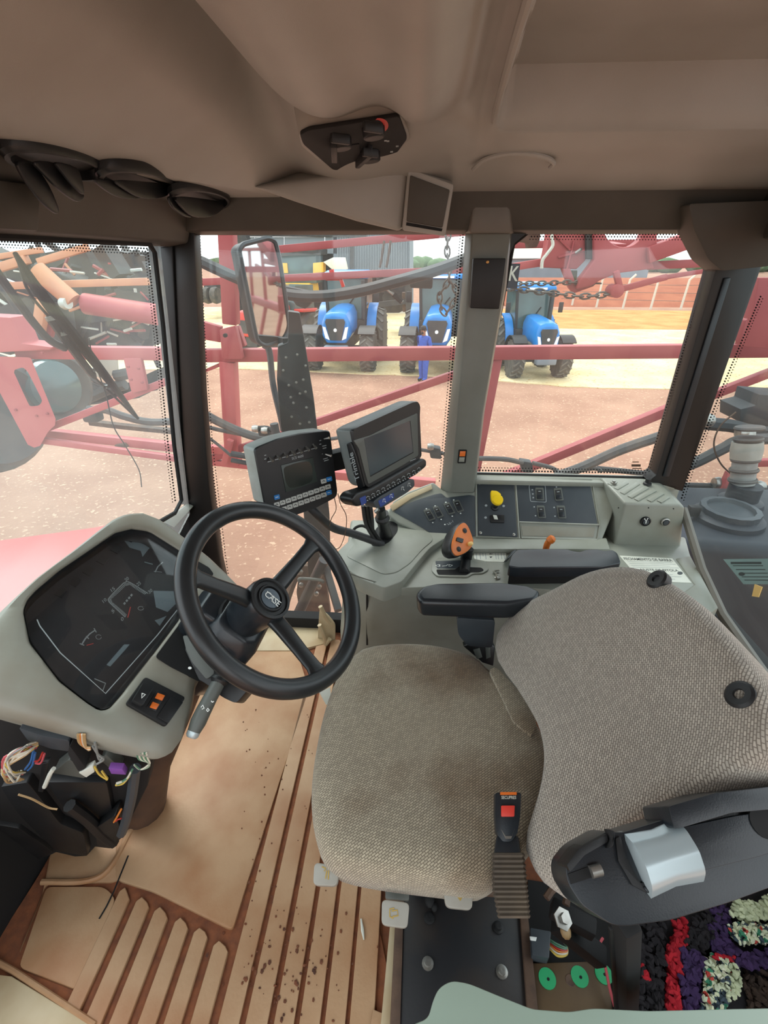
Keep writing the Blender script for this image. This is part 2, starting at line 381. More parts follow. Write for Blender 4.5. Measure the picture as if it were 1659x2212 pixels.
# moulded floor mat
fm = thing('floor_mat', 'tan moulded floor mat with raised strips and red dirt in its grooves', 'floor mat', (-0.4, 0.7, 0))
part('pad', MB().slab(PF, rpoly([(250, 1900), (330, 1925), (502, 2010), (528, 1925), (600, 1700), (668, 1490), (640, 1400), (470, 1400), (330, 1640), (250, 1800)], 14), -0.011, 0.0), M['mat'], fm, bev=0.002)
part('backing', MB().slab(PF, [(-40, 2085), (110, 1850), (300, 1780), (600, 1400), (700, 1400), (860, 2212), (760, 2330), (200, 2330), (-60, 2260)], -0.0118, -0.0095), M['groove'], fm)
def strip(x0, x1, y0, ytop, r=8, z=0.0):                    # a raised strip running across the cab
    a, b = PZ(x0, y0, 0.012).x, PZ(x1, y0, 0.012).x
    mb = MB(); q = [(a, 0.22), (b, 0.22), (b, ytop[1] - .012), (b - .012, ytop[1]), (a + .012, ytop[0]), (a, ytop[0] - .012)]
    mb.loft([[V((x, y, zz)) for x, y in q] for zz in (0.001, 0.012 + z)]); part('rib', mb, M['mat'], fm, bev=0.0015, seg=1)
for a, b in ((509, 550), (563, 606), (619, 658), (669, 709), (719, 759), (768, 816)): strip(a, b, 2063, (1.5, 1.5))
for tl, tr in (((262, 1915), (284, 1932)), ((298, 1936), (326, 1949)), ((337, 1957), (366, 1972)), ((381, 1980), (410, 1994)), ((422, 2002), (452, 2013)), ((464, 2030), (496, 2044))):
    a, b = PZ(*tl, 0.012), PZ(*tr, 0.012)
    q = [(a.x, 0.26), (b.x, 0.26), (b.x, b.y - .01), (b.x - .01, b.y), (a.x + .01, a.y), (a.x, a.y - .01)]
    part('rib', MB().loft([[V((x, y, zz)) for x, y in q] for zz in (0.001, 0.012)]), M['mat'], fm, bev=0.0015, seg=1)
part('pad', MB().slab(PF, rpoly([(40, 2060), (92, 1930), (110, 1840), (250, 1770), (310, 1740), (330, 1800), (290, 1880), (244, 1906), (100, 1908)], 12), -.011, -.004), M['mat'], fm, bev=0.002)
part('edge_band', MB().slab(PF, rpoly([(100, 1915), (225, 1915), (250, 1940), (170, 2140), (40, 2090)], 14), -0.011, -0.001), M['mat'], fm, bev=0.002)
part('edge_rim', MB().tube(cr_open([PZ(90, 1905, .013), PZ(190, 1902, .013), PZ(240, 1870, .013), PZ(290, 1780, .013), PZ(330, 1730, .013)]), 0.007, 8), M['mat'], fm)
part('edge_rim', MB().tube([PZ(-20, 2070, .012), PZ(30, 2098, .012), PZ(205, 2214, .012)], 0.006, 8), M['mat'], fm)
part('crack', MB().stroke(PF, [(277, 1848), (262, 1885), (246, 1925), (230, 1958), (214, 1985)], 0.004, 0.001), M['dark'], fm)
part('sill_strip', MB().slab(PF, [(-40, 2100), (25, 2108), (198, 2214), (150, 2300), (-60, 2300)], -0.011, 0.004), M['beige'], fm, bev=0.003)
part('edge_flap', MB().slab(PF, [(806, 2180), (862, 2204), (850, 2260), (796, 2240)], 0.0, 0.006), M['mat'], fm, bev=0.001)
# crumbs of dirt
cb = MB()
for i in range(150):
    x, y = random.gauss(620, 75), random.gauss(2090, 70)
    p = PZ(x, min(y, 2205), 0.013 if random.random() < .6 else 0.004); r = random.uniform(.0012, .0045); cb.ball(p, (r, r * random.uniform(.6, 1.6), r * .6), 5, 3)
for i in range(60):
    p = PZ(random.uniform(520, 680), random.uniform(1530, 2000), 0.013); r = random.uniform(.001, .003); cb.ball(p, (r, r, r * .6), 5, 3)
o = solo('dirt_crumbs', cb, mat('red_crumb', (120, 70, 44), .9, (74, 46, 34), 60), 'loose crumbs of dry red dirt lying on the floor mat', 'dirt'); o['kind'] = 'stuff'
wd = solo('wood_splinter', MB().tube([PZ(780, 1985, .016), PZ(783, 2010, .017), PZ(786, 2030, .016)], [.002, .004, .0015], 6), M['sticker'], 'tiny pale splinter lying in a mat groove right of centre', 'splinter')

# cream trim at the far door sill, hose clip shaped
struct('trim_1', MB().slab(PF, [(500, 1355), (690, 1345), (700, 1390), (640, 1405), (470, 1405)], -0.01, 0.004), M['beige'], bev=0.003)
struct('trim_2', MB().box((-0.42, 1.585, 0.03), (0.5, 0.05, 0.075)), M['dark'], bev=0.004)
struct('wall_right', MB().box((0.56, 1.625, 0.36), (0.80, 0.05, 0.73)), M['plastic'], bev=0.003)
struct('wall_front', MB().loft([[V((-1.08, y, -.01)), V((-1.0, y, -.01)), V((-.99, y, .44)), V((-1.06, y, .46))] for y in (.1, 1.62)]), M['dark'])
struct('trim_18', MB().loft([[V((-1.0, y, -.005)), V((-.905 - .04 * (y > .3), y, -.005)), V((-.90 - .05 * (y > .3), y, .40)), V((-1.0, y, .42))] for y in (-.45, .68)]), M['dark'])
struct('wall_rear', MB().box((0.975, 0.8, 0.22), (0.05, 1.64, 0.46)), M['dark'], bev=0.003)

# pillars
YW = Pl((0, 1.60, 0), (0, -1, 0)); YP = Pl((0, 1.56, 0), (0, -1, 0))
struct('trim_3', MB().slab(YP, [(316, 518), (418, 484), (424, 600), (436, 850), (452, 1050), (474, 1215), (500, 1330), (440, 1330), (352, 1130), (396, 1095), (376, 1005), (340, 700)], -0.05, 0.0), M['pillar'], bev=0.006)
struct('trim_4', MB().slab(YP, [(343, 535), (372, 530), (382, 760), (394, 1000), (406, 1085), (392, 1092), (366, 860), (352, 680)], 0.0, 0.012), M['black'], bev=0.004)
struct('trim_5', MB().slab(YP, [(352, 1128), (398, 1094), (412, 1100), (376, 1140)], 0.0, 0.03), M['plastic'], bev=0.003)
YB = Pl((0, 1.52, 0), (0, -1, 0)); YB2 = Pl((0, 1.585, 0), (0, -1, 0))
fr = [(1020, 503), (1102, 503), (1090, 620), (1068, 742), (1043, 889), (1022, 1065), (974, 1065), (996, 800), (1010, 620)]
bk = [(1004, 503), (1106, 503), (1094, 620), (1072, 742), (1047, 889), (1026, 1065), (950, 1060), (978, 800), (996, 620)]
bp = struct('trim_6', MB().loft([[YB2.at(*p) for p in bk], [YB.at(*p) for p in fr]]), M['trimgrey'], bev=0.005)
bt = struct('trim_7', MB().loft([[YB2.at(*p) for p in [(1006, 425), (1112, 415), (1112, 506), (1002, 506)]], [YB.at(*p, 0.012) for p in [(1024, 418), (1100, 412), (1106, 505), (1014, 505)]]]), M['trimbrown'], bev=0.008)
struct('trim_8', MB().slab(YB2, [(1096, 412), (1150, 412), (1150, 494), (1112, 525), (1097, 560), (1085, 640), (1062, 760), (1026, 1010), (1018, 1010), (1058, 700), (1088, 520)], -0.02, 0.0), M['pillar'])
# black cover on the post, and the courtesy switch lower down
bc = solo('post_cover', MB().slab(YB, [(1022, 558), (1094, 558), (1079, 668), (1015, 666)], 0.0005, 0.03), M['rubber'], 'flat black cover screwed high on the grey window post', 'cover', bev=0.004)
part('screw', MB().lathe([(.004, 0), (.004, .002), (.002, .003)], YB.at(1053, 566, .03), YB.n, 10), M['brass'], bc, label='small brass screw')
rs = thing('post_switch', 'small orange and grey rocker switch low on the grey window post', 'switch', YB.at(999, 986))
part('bezel', MB().slab(YB, rpoly([(991, 972), (1009, 972), (1006, 1001), (988, 1001)], 2), 0.0, 0.004), M['dark'], rs, bev=0.0006)
part('orange_half', MB().slab(YB, [(994, 975), (1006, 975), (1004.5, 986), (992.5, 986)], 0.004, 0.007), M['amber'], rs, bev=0.0008)
part('grey_half', MB().slab(YB, [(992.5, 988), (1004, 988), (1003, 998), (991, 998)], 0.004, 0.006), M['plastic'], rs, bev=0.0008)
# rear right pillar with its lighter trim strip, and rear headers
struct('trim_9', MB().slab(YP, [(1500, 497), (1550, 580), (1646, 574), (1475, 1062), (1400, 1040), (1418, 1026), (1546, 585)], -0.07, 0.0), M['pillar'], bev=0.006)
struct('trim_10', MB().slab(YP, [(1566, 600), (1580, 600), (1446, 1030), (1432, 1030)], 0.0, 0.008), M['arm'], bev=0.003)
struct('trim_11', MB().slab(Pl((0, 1.46, 0), (0, -1, 0)), rpoly([(1488, 440), (1740, 430), (1740, 500), (1662, 575), (1560, 585), (1530, 560), (1500, 498)], 8), -0.09, 0.0), M['header'], bev=0.012)
XR = Pl((0.92, 0, 0), (1, 0, 0))
struct('trim_12', MB().tube([XR.at(1476, 1100), XR.at(1516, 1230), XR.at(1562, 1330), XR.at(1660, 1470), XR.at(1760, 1600)], 0.014, 8), M['trimbrown'])
struct('trim_13', MB().box((0.93, 0.7, 1.53), (0.10, 1.7, 0.13)), M['header'], bev=0.01)

# windows: each a pane with a dark seal and a dotted black border
def frit(pl, line, inward, rows, win, n=None, step=6.4, w=None):
    mb = MB()
    for k in range(rows):
        r = (2.3, 1.9, 1.4, 1.0)[k] if rows > 2 else (2.1, 1.4)[k]
        L = [V(p) + V(inward) * (3 + 6.0 * k) for p in line]
        acc = (step / 2 if k % 2 else 0)
        for a, b in zip(L, L[1:]):
            d = (b - a).length
            while acc < d:
                q = a + (b - a) * (acc / d); mb.sheet(pl, [q + V((r * math.cos(t), r * math.sin(t))) for t in (i * math.pi / 3 for i in range(6))], 0.004); acc += step
            acc -= d
    o = part('frit_dots', mb, M['dark'], win); o['kind'] = 'stuff'
def window(name, pl, px, m, seal=None, sealw=0.012):
    e = bpy.data.objects.new(name, None); COL.objects.link(e); e['kind'] = 'structure'; c = pl.at(*px[0]); e.location = c; WL[e.name] = c
    part('pane', MB().slab(pl, px, -0.006, 0.0), m, e)
    if seal: part('seal', MB().tube([pl.at(p[0], p[1], 0.004) for p in seal], sealw, 6), M['dark'], e)
    return e
YG = Pl((0, 1.615, 0), (0, -1, 0))
w2 = window('window_2', YG, [(405, 470), (1010, 480), (960, 1080), (740, 1345), (480, 1345), (440, 1060), (415, 700)], M['glass'], [(470, 1190), (448, 1050), (432, 850), (420, 600), (414, 500), (430, 474), (1010, 486)], 0.006)
frit(YG, [(416, 486), (422, 620), (432, 800), (444, 960), (458, 1080), (472, 1200), (478, 1240)], (1, 0), 3, w2)
frit(YG, [(1004, 500), (992, 640), (976, 840), (958, 1040)], (-1, 0), 2, w2)
w3 = window('window_3', YG, [(1080, 480), (1520, 480), (1566, 590), (1440, 1045), (1000, 1045)], M['glass'], [(1022, 1024), (1414, 1032), (1550, 582), (1512, 496), (1150, 494), (1108, 528), (1085, 650), (1050, 830), (1022, 1024)], 0.007)
frit(YG, [(1145, 502), (1505, 503)], (0, 1), 3, w3)
frit(YG, [(1512, 505), (1542, 580), (1410, 1024)], (-.95, .2), 3, w3)
frit(YG, [(1030, 1019), (1408, 1025)], (0, -1), 2, w3)
E4 = part('emblem_print', MB().sheet(YG, [(1366, 997), (1380, 997), (1380, 999), (1366, 999)], .003).sheet(YG, [(1364, 1003), (1384, 1003), (1384, 1008), (1364, 1008)], .003).sheet(YG, [(1366, 1011), (1386, 1011), (1386, 1013), (1366, 1013)], .003), M['rust'], w3)
WS = Pl.three((-0.70, 0.5, 1.455), (-0.70, 1.5, 1.455), (-0.80, 1.0, 0.45))
w1 = window('window_1', WS, [(-120, 490), (345, 520), (410, 1110), (380, 1170), (250, 1260), (-120, 1500)], M['windscreen'], [(-120, 505), (322, 526), (334, 545), (352, 700), (376, 960), (392, 1080), (378, 1108), (340, 1130)], 0.007)
frit(WS, [(-60, 516), (318, 534)], (0, 1), 3, w1)
frit(WS, [(322, 540), (346, 760), (366, 960), (382, 1085)], (-1, 0.05), 2, w1)
XG = Pl((0.955, 0, 0), (1, 0, 0))
w4 = window('window_4', XG, [(1585, 500), (1900, 470), (1900, 1650), (1700, 1560), (1560, 1330), (1476, 1110), (1450, 1060)], M['rearglass'])
frit(XG, [(1640, 640), (1560, 830), (1490, 1010), (1468, 1080)], (.95, .3), 2, w4)
# sticker on the rear glass
gs = thing('glass_sticker', 'pale green instruction sticker on the rear glass over the dark tank', 'sticker', XG.at(1620, 1230))
part('sheet', MB().slab(XG, [(1562, 1208), (1700, 1206), (1712, 1262), (1606, 1262)], 0.001, 0.002), mat('sticker_pale_green', (128, 152, 150), 0.5), gs)
for y in (1216, 1222, 1230, 1238, 1246, 1253):
    part('text_line', MB().stroke(XG, [(1572 + (y - 1208) * .8, y), (1640 + (y - 1208) * .6, y)], 0.006 if y == 1216 else 0.002, 0.0025), M['darkprint'], gs)
part('symbol', MB().sheet(XG, circ(1602, 1240, 7, 4), 0.0026), M['darkprint'], gs)
tp = solo('tape_scrap', MB().slab(XG, [(1630, 1262), (1646, 1268), (1638, 1290), (1624, 1288)], 0.001, 0.003), M['cream'], 'small pinkish scrap of tape on the rear glass', 'tape')
# the black wiper outside the windscreen
wp = thing('windscreen_wiper', 'black wiper lying diagonally across the dusty windscreen', 'wiper', WS.at(170, 730, -0.03))
part('blade', MB().tube([WS.at(x, y, -0.03) for x, y in ((32, 546), (70, 610), (115, 670), (175, 745), (230, 815), (298, 904))], [.004, .010, .012, .012, .010, .004], 6), M['dark'], wp)
part('holder', MB().tube(cr_open([WS.at(x, y, -0.045) for x, y in ((36, 552), (62, 630), (110, 690), (150, 745), (200, 810), (240, 850), (292, 900))]), [.003] * 12 + [.009] * 13 + [.003] * 12, 6), M['rubber'], wp)
for a in ((100, 690), (130, 722), (196, 800), (228, 836)): part('clip', MB().bar(WS.at(*a, -.042), WS.at(a[0] + 18, a[1] - 4, -.034), .008), M['steel'], wp)
part('arm', MB().tube(cr_open([WS.at(x, y, -0.055) for x, y in ((-30, 555), (30, 640), (75, 700), (108, 735), (140, 752))]), 0.008, 8), M['hose'], wp)
tw = solo('loose_wire', MB().tube(cr_open([WS.at(x, y, -0.04) for x, y in ((192, 730), (200, 770), (228, 850), (245, 920), (270, 962), (300, 1015), (306, 1052))]), 0.0016, 5), M['hose'], 'thin dark wire hanging down outside the windscreen', 'wire')

# roof lining
def sst(a, b, x): t = max(0, min(1, (x - a) / (b - a))); return t * t * (3 - 2 * t)
def ceil_z(x, y):
    z = 1.662
    z -= 0.10 * sst(-0.30, -0.60, x)                          # rolls down to the front lip
    z -= 0.035 * sst(1.05, 1.25, y) + 0.052 * sst(1.15, 1.52, y)
    z -= 0.060 * math.exp(-((x + .15) / .08) ** 2) * (1 - .75 * sst(.8, 1.18, y))
    z += 0.085 * math.exp(-((x + .30) / .05) ** 2) * (1 - .7 * sst(1.0, 1.4, y))
    z -= 0.050 * math.exp(-((x - .00) / .055) ** 2) * (1 - .85 * sst(.9, 1.25, y))
    k = (x - (0.118 + 0.06 * (y - .7))); e = sst(0.0, 0.016, k) * sst(1.165, 1.148, y)
    z += 0.016 * math.exp(-((k + .035) / .025) ** 2) * (1 - sst(1.15, 1.3, y))
    z = max(z, 1.566) + 0.085 * e
    return z
g = MB(); NX, NY = 190, 190
xs = [-0.60 + 1.56 * i / NX for i in range(NX + 1)]; ys = [-0.5 + 2.06 * j / NY for j in range(NY + 1)]
vs = [V((x, y, ceil_z(x, y))) for y in ys for x in xs]
n1 = NX + 1; fs = [(j * n1 + i, j * n1 + i + 1, (j + 1) * n1 + i + 1, (j + 1) * n1 + i) for j in range(NY) for i in range(NX)]
k = len(vs); vs += [V((-.65, -.5, 1.78)), V((.98, -.5, 1.78)), V((.98, 1.64, 1.78)), V((-.65, 1.64, 1.78))]
fs.append((k, k + 1, k + 2, k + 3))
rim = [i for i in range(n1)]
ceil = struct('ceiling', MB().add(vs, fs), M['headliner'], ang=60)
PC = Pl((0, 1.30, 1.60), (0, -0.32, -1))
part('embossed_rim', MB().tube(cr_open([PC.at(x, y) for x, y in ((1022, 366), (1045, 346), (1090, 333), (1140, 332), (1180, 340), (1196, 352), (1188, 362))]), 0.005, 8), M['headliner'], ceil)
PHR = Pl((0, 0, 1.652), (0, 0, -1))
part('hatch_rim', MB().tube(cr_open([PHR.at(x, y) for x, y in ((1160, -60), (1140, 0), (1104, 120), (1068, 255), (1074, 284), (1110, 289), (1300, 291), (1500, 296), (1760, 304))], 5), 0.006, 8), M['headliner'], ceil)
# outer roof skin so that no sky leaks in, and the headers over the windows
struct('roof', MB().box((0.15, 0.62, 1.80), (1.75, 2.2, 0.03)), M['header'])
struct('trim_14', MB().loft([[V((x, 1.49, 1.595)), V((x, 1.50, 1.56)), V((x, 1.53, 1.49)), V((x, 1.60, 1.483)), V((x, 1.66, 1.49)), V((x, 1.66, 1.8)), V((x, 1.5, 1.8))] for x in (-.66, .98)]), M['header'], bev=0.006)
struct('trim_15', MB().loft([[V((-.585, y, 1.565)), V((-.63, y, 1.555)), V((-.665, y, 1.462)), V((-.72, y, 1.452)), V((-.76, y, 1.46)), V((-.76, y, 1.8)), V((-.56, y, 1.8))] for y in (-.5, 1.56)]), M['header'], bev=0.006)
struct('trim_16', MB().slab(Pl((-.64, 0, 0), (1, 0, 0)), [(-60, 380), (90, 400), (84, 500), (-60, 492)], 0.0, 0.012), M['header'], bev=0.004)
# overhead side console: the hanging wedge with the heater panel and a speaker box
PO = Pl((0, 1.345, 0), (0, -1, 0))
oc = struct('trim_17', MB().loft([[Pl((0, 1.52, 0), (0, -1, 0)).at(*p) for p in ((540, 380), (650, 352), (760, 330), (885, 300), (880, 492), (780, 474), (640, 432))],
    [PO.at(*p) for p in ((545, 405), (640, 392), (745, 376), (885, 345), (866, 501), (770, 478), (640, 437))]]), M['headliner'], bev=0.012, seg=3)
sp = thing('speaker_box', 'square brown speaker box hanging above the window post', 'speaker', PO.at(925, 440))
part('housing', MB().loft([[Pl((0, 1.48, 0), (0, -1, 0)).at(*p) for p in ((872, 350), (975, 385), (965, 495), (868, 485))], [PO.at(*p, 0.02) for p in ((882, 362), (981, 398), (962, 511), (868, 498))]]), M['headliner'], sp, bev=0.006)
part('grille', MB().slab(PO, [(886, 378), (972, 410), (956, 492), (878, 478)], 0.02, 0.026), M['header'], sp, bev=0.003)
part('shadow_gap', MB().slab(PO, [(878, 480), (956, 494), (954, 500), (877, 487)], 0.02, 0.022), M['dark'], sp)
# heater panel
PH = Pl.three(PO.at(720, 372) + V((0, -.01, 0)), PO.at(880, 345) + V((0, -.01, 0)), V((-0.21, 1.14, 1.604)))
hp = thing('heater_panel', 'black six sided heater control panel set in the brown roof lining', 'control panel', PH.at(770, 310))
hexo = [(648, 292), (668, 282), (862, 252), (880, 300), (858, 330), (770, 366), (720, 368), (655, 312)]
part('surround', MB().slab(PH, rpoly([(644, 289), (664, 278), (866, 247), (887, 301), (863, 337), (773, 373), (718, 374), (650, 316)], 8), -0.05, 0.0015), M['headliner'], hp, bev=0.005)
part('face', MB().slab(PH, rpoly(hexo, 6), 0.0, 0.006), M['dark'], hp, bev=0.001)
part('red_arc', MB().stroke(PH, [(816 + 18 * math.cos(a), 272 + 15 * math.sin(a)) for a in (rad(-100 + 14 * i) for i in range(14))], 0.008, 0.0068), M['redarc'], hp, label='red temperature arc')
for x, y, r in ((806, 275, 16), (735, 300, 14), (800, 330, 13)):
    kb = part('knob', MB().lathe([(.020, 0), (.019, .014), (.016, .016)], PH.at(x, y, .006), PH.n, 20), M['rubber'], hp, bev=0.001)
    part('grip', MB().box(PH.at(x, y, .022), (.034, .008, .014), Matrix.Rotation(rad(35), 3, 'Z')), M['rubber'], kb, bev=0.002)
part('slider_slot', MB().slab(PH, [(730, 318), (776, 312), (780, 345), (736, 358)], 0.006, 0.008), M['dark'], hp)
part('lever', MB().bar(PH.at(720, 305, .012), PH.at(722, 340, .02), .012, .02), M['rubber'], hp, bev=0.002)
part('lever', MB().bar(PH.at(772, 352, .012), PH.at(800, 326, .02), .010, .02), M['rubber'], hp, bev=0.002)
for x, y in ((833, 304), (858, 316), (846, 328), (838, 305)): part('print', MB().sheet(PH, [(x - 3, y - 1.5), (x + 3, y - 2), (x + 3, y + 1.5), (x - 3, y + 2)], .0068), M['greyprint'], hp)
# air vents along the front lip of the lining
PVx = -0.575
def vent(PVx, x0, y0, x1, y1, flaps, label):
    A, B = PX(x0, y0, PVx), PX(x1, y1, PVx); c = (A + B) / 2; R = (B - A).length / 2
    t = thing('air_vent', label, 'air vent', c, 'round air vents along the front roof lip'); ax = V((0.10, 0, -1)).normalized()
    rb = MB().lathe([(R * .96, -.012), (R * .98, .0), (R * .93, .006), (R * .84, .006), (R * .82, -.008), (0.002, -.01)], c, ax, 32, True, True)
    for p in rb.v: p.x = c.x + (p.x - c.x) * .27
    part('ring', rb, M['black'], t)
    for k, q in enumerate(flaps):
        pl = Pl((PVx - .01 + .012 * k, 0, 0), (1, .0, .0)); part('flap', MB().slab(pl, [(p.x, p.y) for p in cr_closed([V(a) for a in q], 3)], -.005, 0), M['black'], t, bev=.001)
vent(-.575, 8, 342, 222, 362, ([(38, 350), (72, 356), (97, 385), (116, 420), (128, 454), (122, 461), (95, 440), (70, 410), (50, 380)], [(75, 350), (120, 352), (152, 378), (181, 418), (178, 432), (164, 434), (130, 410), (100, 380)], [(122, 350), (165, 362), (178, 390), (182, 420), (160, 402), (137, 374)]), 'round black roof vent with its flaps hanging wide open, nearest the door')
vent(-.55, 214, 380, 378, 404, ([(206, 388), (250, 392), (285, 410), (308, 428), (270, 429), (236, 415)], [(250, 390), (310, 392), (375, 400), (370, 416), (350, 427), (312, 429), (276, 412)]), 'round black roof vent with half closed flaps, between the other two vents')
vent(-.52, 372, 422, 488, 437, ([(365, 427), (380, 426), (394, 452), (415, 468), (400, 467), (376, 450)], [(382, 426), (430, 428), (484, 438), (478, 455), (455, 468), (420, 468), (396, 450)]), 'round black roof vent nearest the black corner pillar')
# door side of the cab, unseen behind the lens, added to cut fill light
struct('wall_left', MB().box((0.72, -.50, .78), (.56, .05, 1.6)).box((-.82, -.50, .45), (.40, .05, .95)).box((-.62, -.50, 1.2), (.08, .06, .8)), M['plastic'])

# ================================================================== DRIVER'S SEAT
seat = thing('driver_seat', 'brown woven fabric driver seat with black armrests and a stained cushion', 'seat', (0.15, 0.68, 0.03))
PSC = Pl((0, 0, 0.50), (0, 0, 1))
co = [(770, 1400), (800, 1387), (860, 1381), (930, 1384), (990, 1396), (1030, 1412), (1062, 1442), (1100, 1470), (1150, 1530), (1190, 1620), (1190, 1720), (1160, 1810), (1080, 1890), (1030, 1908), (960, 1900), (860, 1888), (760, 1872), (706, 1852), (683, 1810), (671, 1740), (673, 1660), (690, 1560), (710, 1490), (735, 1435)]
cco = [(p.x, p.y) for p in cr_closed(co, 3)]
part('cushion', MB().dome(cco, PSC, (930, 1650), [(.74, -.13), (.86, -.12), (.945, -.09), (.99, -.05), (.997, -.025), (.975, -.008), (.93, .001), (.80, .006), (.6, .002), (.35, -.004), (.02, -.006)], 72), M['fabric'], seat, ang=70, uv=((0, 0, .5), (.8, .6, 0), (-.6, .8, 0), (0, 0, 1), (.05, .69, .5)))
bl = Pl.three((.227, .4, .53), (.227, 1, .53), (.50, .7, .86))
bo = [(1063, 1392), (1078, 1348), (1130, 1300), (1195, 1266), (1262, 1232), (1330, 1217), (1392, 1224), (1445, 1252), (1505, 1295), (1560, 1352), (1612, 1412), (1668, 1500), (1690, 1570), (1672, 1630), (1610, 1668), (1500, 1720), (1400, 1775), (1330, 1830), (1285, 1885), (1235, 1918), (1185, 1920), (1148, 1888), (1127, 1838), (1136, 1790), (1158, 1720), (1170, 1650), (1164, 1590), (1146, 1545), (1108, 1482), (1074, 1436)]
cbo = [(p.x, p.y) for p in cr_closed(bo, 3)]
bk_ = part('backrest', MB().dome(cbo, bl, (1400, 1545), [(.86, -.13), (.95, -.115), (.99, -.075), (1.0, -.04), (.992, -.015), (.965, .002), (.90, .012), (.75, .012), (.5, .004), (.25, -.004), (.02, -.006)], 90), M['fabric2'], seat, ang=70, uv=((.227, .4, .53), (.386, .8, .466), (.514, -.6, .621), (-.77, 0, .637), (.38, .66, .69)))
for x, y in ((1422, 1254), (1602, 1504)):
    gr = part('grommet', MB().lathe([(.021, -.01), (.021, .006), (.017, .009), (.008, .008), (.007, .005), (.001, .005)], bl.at(x, y, .007), bl.n, 24), M['rubber'], bk_, label='black plastic headrest grommet')
# lower pad between cushion and backrest
part('side_pad', MB().slab(PSC, rpoly([(1056, 1445), (1072, 1440), (1130, 1500), (1160, 1560), (1150, 1590), (1110, 1560)], 8), -.05, .012), M['fabric'], seat, bev=.012, seg=3, uv=((0, 0, .5), (.8, .6, 0), (-.6, .8, 0)))
part('suspension_base', MB().loft([[V((.0, .66, .03)), V((.24, .66, .03)), V((.24, .95, .03)), V((.0, .95, .03))], [V((-.06, .56, .38)), V((.26, .56, .38)), V((.26, .95, .38)), V((-.06, .95, .38))]]), M['dark'], seat, bev=.01)
part('frame_bracket', MB().slab(Pl((0, .44, .38), (0, -.35, 1)), [(832, 1880), (886, 1890), (884, 1946), (832, 1942)], -.02, 0), M['graybezel'], seat, bev=.003)
part('frame_rod', MB().tube([PZ(1012, 1926, .36), PZ(1075, 1930, .36)], .006, 8), M['rust'], seat)
part('seat_edge_piping', MB().tube([PSC.at(x, y, -.085) for x, y in ((730, 1850), (800, 1866), (900, 1878), (1000, 1889))], .003, 6), M['rubber'], seat)
PLV = Pl((0, .40, .43), (0, -.30, 1))
def lever(px, sym, lab):
    l = part('lever', MB().slab(PLV, rpoly(px, 12), -.016, 0.0), M['lever'], seat, bev=.005, seg=3, label=lab)
    for q in sym: part('symbol', MB().stroke(PLV, q, .002, .0008), M['gold'], l)
lever([(679, 1862), (734, 1872), (728, 1914), (676, 1912)], [[(695, 1872), (704, 1876), (700, 1882)], [(706, 1880), (703, 1898)], [(710, 1880), (709, 1900)]], 'pale grey adjuster lever at the cushion corner')
lever([(825, 1942), (885, 1950), (880, 2006), (824, 1998)], [[(852, 1962), (842, 1964), (842, 1980), (850, 1984)], [(846, 1968), (858, 1966), (860, 1978), (848, 1980)]], 'lowest pale grey adjuster lever')
lever([(956, 1910), (1022, 1914), (1020, 1966), (964, 1960)], [[(994, 1922), (990, 1928), (998, 1928)], [(995, 1922), (993, 1944)], [(988, 1936), (994, 1945), (999, 1936)]], 'pale grey adjuster lever beside the buckle')
part('lever_pivot', MB().slab(PLV, [(730, 1882), (758, 1886), (744, 1894), (728, 1896)], -.012, -.004), M['dark'], seat)
# belt buckle on its ribbed boot
PBK = Pl(PZ(1095, 1760, .565), (0, -.45, .9))
bu = part('belt_buckle', MB().slab(PBK, rpoly([(1070, 1712), (1126, 1712), (1124, 1762), (1118, 1800), (1104, 1818), (1086, 1818), (1073, 1800), (1070, 1762)], 5), -.02, 0.0), M['arm'], seat, bev=.004, label='black belt buckle with a red button')
part('red_button', MB().slab(PBK, rpoly([(1083, 1740), (1112, 1740), (1111, 1764), (1083, 1764)], 2), -.002, .003), M['redplastic'], bu, bev=.001)
part('red_band', MB().slab(PBK, [(1081, 1711), (1116, 1711), (1116, 1717), (1081, 1717)], -.004, .002), M['amber'], bu)
lettering('SECUPRES', PBK, (1083, 1726), (1115, 1726), (1083, 1719), M['sticker'], bu)
part('tongue_slot', MB().slab(PBK, [(1082, 1790), (1092, 1812), (1104, 1812), (1112, 1790), (1106, 1806), (1092, 1806)], 0, .001), M['steel'], bu)
part('buckle_neck', MB().loft([[PBK.at(x, y, h) for x, y, h in ((1072, 1805, -.005), (1120, 1805, -.005), (1120, 1805, -.03), (1072, 1805, -.03))], [PBK.at(x, y, h) for x, y, h in ((1066, 1850, .0), (1126, 1850, .0), (1126, 1850, -.04), (1066, 1850, -.04))]]), M['arm'], seat, bev=.004)
loops = []
for i in range(27):
    t = i / 26; y = 1842 + 142 * t; b = .0035 if i % 2 else 0; x0 = 1065 + 14 * max(0, t - .55) * 2 - (3 if i % 2 else 0); x1 = 1131 + 13 * t + (3 if i % 2 else 0)
    loops.append([PBK.at(x0 + 5, y, b), PBK.at(x1 - 5, y, b), PBK.at(x1, y, b - .01), PBK.at(x1 - 3, y, -.045), PBK.at(x0 + 3, y, -.045), PBK.at(x0, y, b - .01)])
part('ribbed_boot', MB().loft(loops), mat('dusty_boot', (74, 66, 58), .7, (96, 84, 70), 18), seat, ang=20)
